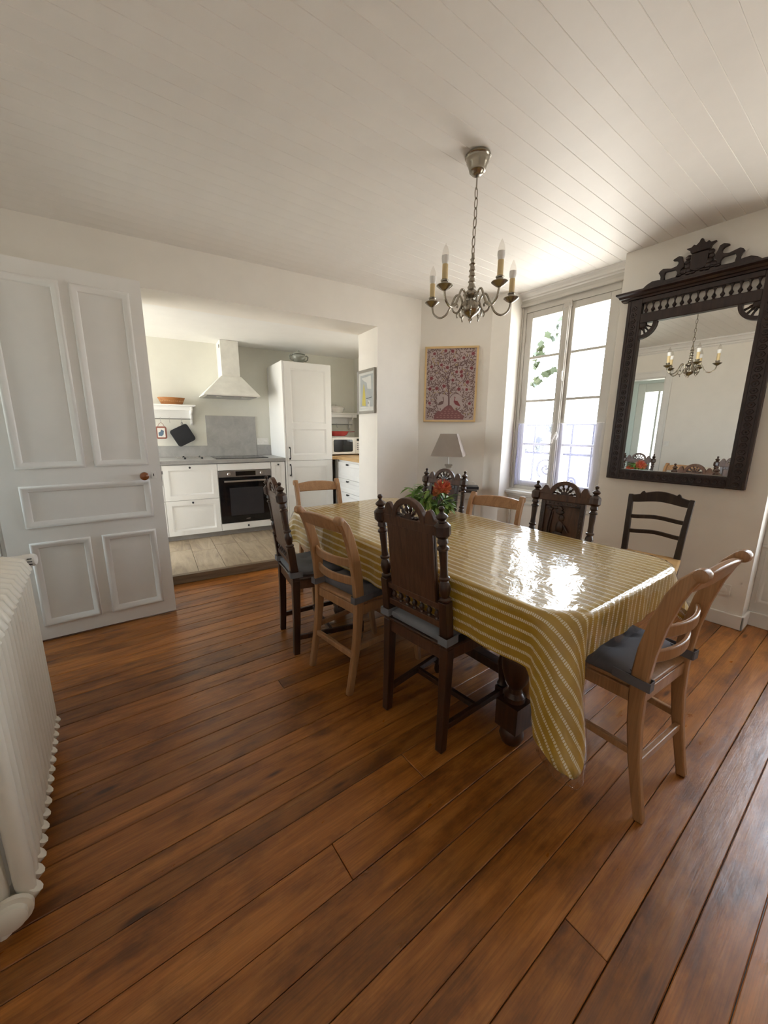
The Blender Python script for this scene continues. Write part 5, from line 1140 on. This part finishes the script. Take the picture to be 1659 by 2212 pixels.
MB().lathe([(0.014, 0.36), (0.016, 0.40), (0.012, 0.41), (0.024, 0.44), (0.028, 0.47), (0.02, 0.5), (0.002, 0.508)]).build('bulb', 'bulb_white', la, True)
vs = []
for (w_, z_) in ((0.158, 0.335), (0.080, 0.553)): vs += [(a*w_, b*w_, z_) for a, b in ((-1, -1), (1, -1), (1, 1), (-1, 1))]
vs += [(a*0.985, b*0.985, z_) for a, b, z_ in vs]
sh = MB().add(vs, [(k, (k+1) % 4, 4+(k+1) % 4, 4+k) for k in range(4)] + [(8+k, 12+k, 12+(k+1) % 4, 8+(k+1) % 4) for k in range(4)] + [(k, 8+k, 8+(k+1) % 4, (k+1) % 4) for k in range(4)] + [(4+k, 4+(k+1) % 4, 12+(k+1) % 4, 12+k) for k in range(4)]).build('shade', 'lamp_linen', la); sh.rotation_euler = (0, 0, R(-10))

# ================================================================== FLOWERS ON THE TABLE
va = thing('flower_vase', 'small clear glass tumbler holding the red flower', 'vase', (1.70, 1.735, TZ+0.0055))
MB().lathe([(0.030, 0), (0.033, 0.003), (0.040, 0.085), (0.0375, 0.085), (0.031, 0.010), (0.001, 0.008)], n=24).build('glass', 'vase_glass', va, 50)
bq = thing('bouquet', 'red-orange pincushion flowers with green leaves in the glass', 'flowers', (1.70, 1.735, TZ+0.015))
def protea(c, r, name, seed):
    rr_ = random.Random(seed); f = MB().ell(c, (r*0.55, r*0.55, r*0.5), 12, 8).build(name, 'petal_red', bq, True)
    for mt, nn, lo in (('petal_red', 90, -0.2), ('petal_orange', 70, -0.75)):
        m = MB()
        for k in range(nn):
            zz = rr_.uniform(lo, 1.0 if mt == 'petal_red' else 0.35); a_ = rr_.uniform(0, 2*math.pi); q = math.sqrt(max(0, 1-zz*zz)); d = Vector((q*math.cos(a_), q*math.sin(a_), zz)); c_ = Vector(c)
            tip = c_+d*r*rr_.uniform(0.92, 1.08)+Vector((0, 0, r*0.12)); mid = c_+d*r*0.72
            m.tube([c_+d*r*0.35, mid, tip], [0.0022, 0.0026, 0.0012], 4)
        tag(m.build('florets', mt, f, True), None, None, None, 'stuff')
protea((0.03, -0.03, 0.165), 0.058, 'flower_head', 1); protea((0.085, 0.055, 0.12), 0.042, 'flower_head', 5)
MB().tube([(0.0, 0, -0.005), (0.01, -0.01, 0.08), (0.03, -0.03, 0.15)], 0.004, 6).build('stem', 'leaf_green', bq, True); MB().tube([(0.005, 0.005, -0.005), (0.03, 0.02, 0.07), (0.08, 0.05, 0.11)], 0.004, 6).build('stem', 'leaf_green', bq, True)
lv = []
for L, w_ in ((0.095, 0.013), (0.072, 0.011)):
    vs = []; fs = []; n = 7
    for i in range(n+1):
        t_ = i/n; w2_ = w_*math.sin(math.pi*min(1, t_*0.96+0.04))**0.8; zz = -0.35*L*t_*t_
        vs += [(L*t_, -w2_, zz+w2_*0.25), (L*t_, 0, zz), (L*t_, w2_, zz+w2_*0.25)]
    for i in range(n): a_ = i*3; fs += [(a_, a_+1, a_+4, a_+3), (a_+1, a_+2, a_+5, a_+4)]
    for mt in ('leaf_green', 'leaf_light'):
        me = MB().add(vs, fs).mesh('leaf', True); me.materials.append(MATS[mt]); lv.append(me)
rr_ = random.Random(11)
for k in range(150):
    br = rr_.choice(((-0.085, 0.05, 0.13), (-0.04, 0.0, 0.15), (0.0, 0.04, 0.11), (-0.06, -0.02, 0.08), (0.05, -0.03, 0.075), (0.07, -0.05, 0.10), (0.02, -0.06, 0.07), (-0.03, -0.05, 0.06), (0.06, 0.02, 0.18), (-0.07, 0.05, 0.17), (-0.125, 0.085, 0.15), (-0.10, 0.08, 0.12), (-0.09, 0.03, 0.10)))
    p = Vector(br)*rr_.uniform(0.7, 1.05)+Vector((rr_.uniform(-.015, .015), rr_.uniform(-.015, .015), rr_.uniform(-.01, .02)))
    o = link('leaf', rr_.choice(lv), bq, 0, 2, p); o.rotation_euler = Euler((rr_.uniform(-0.6, 0.6), rr_.uniform(-0.7, 0.7), math.atan2(br[1], br[0])+rr_.uniform(-1.4, 1.4)))
for b_ in ((-0.085, 0.05, 0.13), (-0.05, -0.02, 0.08), (0.055, -0.04, 0.09), (0.06, 0.02, 0.17)): MB().tube([(0, 0, 0.0), (b_[0]*0.5, b_[1]*0.5, b_[2]*0.7), b_], 0.002, 5).build('stem', 'leaf_green', bq, True)

# ================================================================== RADIATOR
ra = thing('cast_iron_radiator', 'cream cast-iron column radiator at the left edge', 'radiator', (-0.35, 1.168, 0))
NS, PI_ = 16, 0.0495
me_sec = None
cols = (-0.075, -0.025, 0.025, 0.075)
m = MB()
for cxx in cols: m.tube([(cxx, 0, 0.075), (cxx, 0, 0.13), (cxx, 0, 0.41), (cxx, 0, 0.70), (cxx, 0, 0.755)], [0.8, 1, 1, 1, 0.8], 10, True, (0.022, 0.0185), (0, 1, 0))
m.tube([(-0.092, 0, 0.735), (-0.075, 0, 0.768), (-0.03, 0, 0.782), (0.03, 0, 0.782), (0.075, 0, 0.768), (0.092, 0, 0.735)], [0.7, 0.95, 1, 1, 0.95, 0.7], 10, True, (0.0235, 0.026), (0, 0, 1))
m.tube([(-0.090, 0, 0.10), (-0.06, 0, 0.072), (0.06, 0, 0.072), (0.090, 0, 0.10)], [0.8, 1, 1, 0.8], 10, True, (0.0235, 0.030), (0, 0, 1))
m.box(-0.08, 0.08, -0.012, 0.012, 0.335, 0.375)
sec = m.mesh('section', 50); sec.materials.append(MATS['radiator_paint'])
for k in range(NS): link('section', sec, ra, 0, 2, (0, PI_*k, 0))
for yy in (0.0, PI_*(NS-1)):
    for cxx in (-0.06, 0.02): MB().lathe([(0.017, 0), (0.013, 0.02), (0.017, 0.09)], (cxx, yy, 0), 10).build('foot', 'radiator_paint', ra, True)
MB().lathe([(0.045, 0), (0.045, 0.012), (0.034, 0.014), (0.034, 0.028), (0.026, 0.034), (0.001, 0.036)], (0.045, -0.020, 0.078), 20, (0, -1, 0)).build('end_plug', 'radiator_paint', ra, 40)
MB().tube([(0, PI_*NS-0.02, 0.765), (0, PI_*NS+0.035, 0.765)], 0.012, 10).tube([(0, PI_*NS+0.03, 0.0), (0, PI_*NS+0.03, 0.765)], 0.008, 10).build('valve_pipe', 'radiator_paint', ra, True)
vh = MB().lathe([(0.014, 0), (0.021, 0.012), (0.021, 0.075), (0.024, 0.08), (0.024, 0.11), (0.020, 0.118), (0.001, 0.119)], (0.0, PI_*NS+0.03, 0.765), 18, (1, -0.2, 0)).build('thermostat_head', 'white_plastic', ra, 40)
for z_ in (0.754, 0.765, 0.776): MB().bar((0.092, PI_*NS-0.013, z_), (0.106, PI_*NS-0.016, z_), 0.004, 0.003).build('scale_mark', 'black_metal', vh)

# ================================================================== SMALL WALL THINGS, CURTAINS, OUTSIDE
sw = thing('light_switch', 'white light switch by the hall doorway, seen in the mirror', 'switch', (XL+0.001, 2.20, 1.11))
B(0, 0.009, -0.04, 0.04, -0.04, 0.04).build('plate', 'white_plastic', sw, False, 0.003); B(0.009, 0.013, -0.02, 0.02, -0.025, 0.025).build('rocker', 'white_plastic', sw, False, 0.002)
so = thing('wall_socket', 'single white socket low on the wall below the mirror', 'socket', (XR-0.001, 0.574, 0.25))
B(-0.010, 0, -0.04, 0.04, -0.04, 0.04).build('plate', 'white_plastic', so, False, 0.003); MB().lathe([(0.022, 0), (0.022, 0.002), (0.019, 0.004), (0.001, 0.004)], (-0.010, 0, 0), 18, (-1, 0, 0)).build('insert', 'white_plastic', so, True)
def curtain(label, ya, yb, dens, wav):
    c = thing('cafe_curtain', label, 'curtain', (3.438, 0, 0), 0, 'white voile half curtains')
    m = MB(); ny, nz = 120, 14; vs = []; fs = []
    for j in range(nz+1):
        t_ = j/nz; z_ = 1.352-0.60*t_
        for i in range(ny+1):
            u = i/ny; s = u**dens; y_ = ya+(yb-ya)*s
            amp = 0.0045+0.006*t_+(0.006 if u < 0.35 else 0)
            vs.append((amp*math.sin(u*wav)+0.004*math.sin(u*17+2)*t_, y_+0.004*math.sin(j*0.7+u*5), z_-0.012*(1+math.sin(u*9))*t_*0.5))
    for j in range(nz):
        for i in range(ny): a_ = j*(ny+1)+i; fs.append((a_, a_+1, a_+ny+2, a_+ny+1))
    m.add(vs, fs).build('voile_panel', 'voile', c, True)
    MB().tube([(0, ya+0.012, 1.352), (0, yb-0.012, 1.352)], 0.003, 6).build('rod', 'white_plastic', c, True)
curtain('sheer white half curtain on the window leaf nearer the corner', 2.35, 1.99, 2.3, 80); curtain('sheer white half curtain on the window leaf nearer the mirror', 1.955, 1.55, 2.3, 80)
gr = thing('iron_grille', 'grey wrought-iron scroll grille outside the lower window', 'grille', (3.74, 1.955, 0))
for z_ in (1.055, 0.72): MB().bar((0, -0.55, z_), (0, 0.60, z_), 0.014, 0.024).build('rail', 'iron_grey', gr)
for y_ in (0.40, 0.20, 0.0, -0.20, -0.40): MB().bar((0, y_, 0.66), (0, y_, 1.34), 0.016, 0.016).build('upright', 'iron_grey', gr)
MB().bar((0, -0.55, 1.34), (0, 0.60, 1.34), 0.012, 0.014).build('rail', 'iron_grey', gr)
for z_ in (1.055, 0.72, 1.34):
    for y_ in (-0.535, 0.585): MB().bar((0, y_, z_), (-0.121, y_, z_), 0.012, 0.014).build('wall_bracket', 'iron_grey', gr)
def spiral(y0, z0, r0, turns, sgn, a0):
    return [(0, y0+sgn*r0*(1-t_*0.8)*math.cos(a0+turns*2*math.pi*t_), z0+r0*(1-t_*0.8)*math.sin(a0+turns*2*math.pi*t_)) for t_ in [k/40 for k in range(41)]]
for (y_, z_, r_, sg) in ((0.24, 0.90, 0.115, 1), (-0.30, 0.90, 0.10, -1), (-0.03, 0.79, 0.05, -1)):
    MB().tube(spiral(y_, z_, r_, 1.45, sg, -1.0), 0.012, 7).build('scroll', 'iron_grey', gr, True); MB().ell((0, y_, z_), (0.012, 0.018, 0.018), 8, 6).build('boss', 'iron_grey', gr, True)
def vine(label, pts, nleaf, seed, size):
    v = thing('vine_branch', label, 'vine', pts[0], 0, 'vine branches outside the window'); rr2 = random.Random(seed); P = arm_path([Vector(p)-Vector(pts[0]) for p in pts], 8)
    MB().tube(P, 0.004, 6).build('stem', 'vine_green', v, True)
    sh_ = [(0, 0), (0.25, 0.35), (0.15, 0.55), (0.45, 0.5), (0.6, 0.7), (0.75, 0.35), (1.05, 0.0), (0.75, -0.35), (0.6, -0.7), (0.45, -0.5), (0.15, -0.55), (0.25, -0.35)]
    mes = []
    for mt in ('vine_green', 'vine_light'):
        me = MB().add([(a*size, b*size, -0.2*size*(a*a+b*b)) for a, b in sh_], [(0, 1, 11), (1, 2, 3), (1, 3, 5), (3, 4, 5), (5, 6, 7), (1, 5, 7), (1, 7, 11), (7, 8, 9), (7, 9, 11), (9, 10, 11)]).mesh('leaf', True); me.materials.append(MATS[mt]); mes.append(me)
    for k in range(nleaf):
        p = P[int((k+0.5)/nleaf*(len(P)-1))]; o = link('leaf', rr2.choice(mes), v, 0, 2, p+Vector((rr2.uniform(-.03, .03), rr2.uniform(-.03, .03), rr2.uniform(-.03, .03))))
        o.rotation_euler = (rr2.uniform(-1.2, 1.2), rr2.uniform(0.4, 1.5), rr2.uniform(0, 6.3))
vine('leafy vine branch climbing past the top window pane', [(3.70, 2.66, 1.95), (3.82, 2.62, 1.99), (3.95, 2.56, 2.02), (3.95, 2.53, 2.10), (3.95, 2.47, 2.21), (3.95, 2.36, 2.31), (3.96, 2.30, 2.40)], 30, 2, 0.075)
vine('short vine tendril across the second window pane', [(3.63, 2.68, 1.78), (3.82, 2.62, 1.80), (3.95, 2.56, 1.83), (3.95, 2.50, 1.86), (3.95, 2.40, 1.92), (3.95, 2.32, 1.97)], 14, 8, 0.075)
vine('vine leaves behind the curtain on the corner side', [(3.70, 2.66, 1.08), (3.82, 2.60, 1.10), (3.95, 2.50, 1.14), (3.95, 2.44, 1.20), (3.95, 2.38, 1.28), (3.95, 2.31, 1.35)], 12, 21, 0.09)
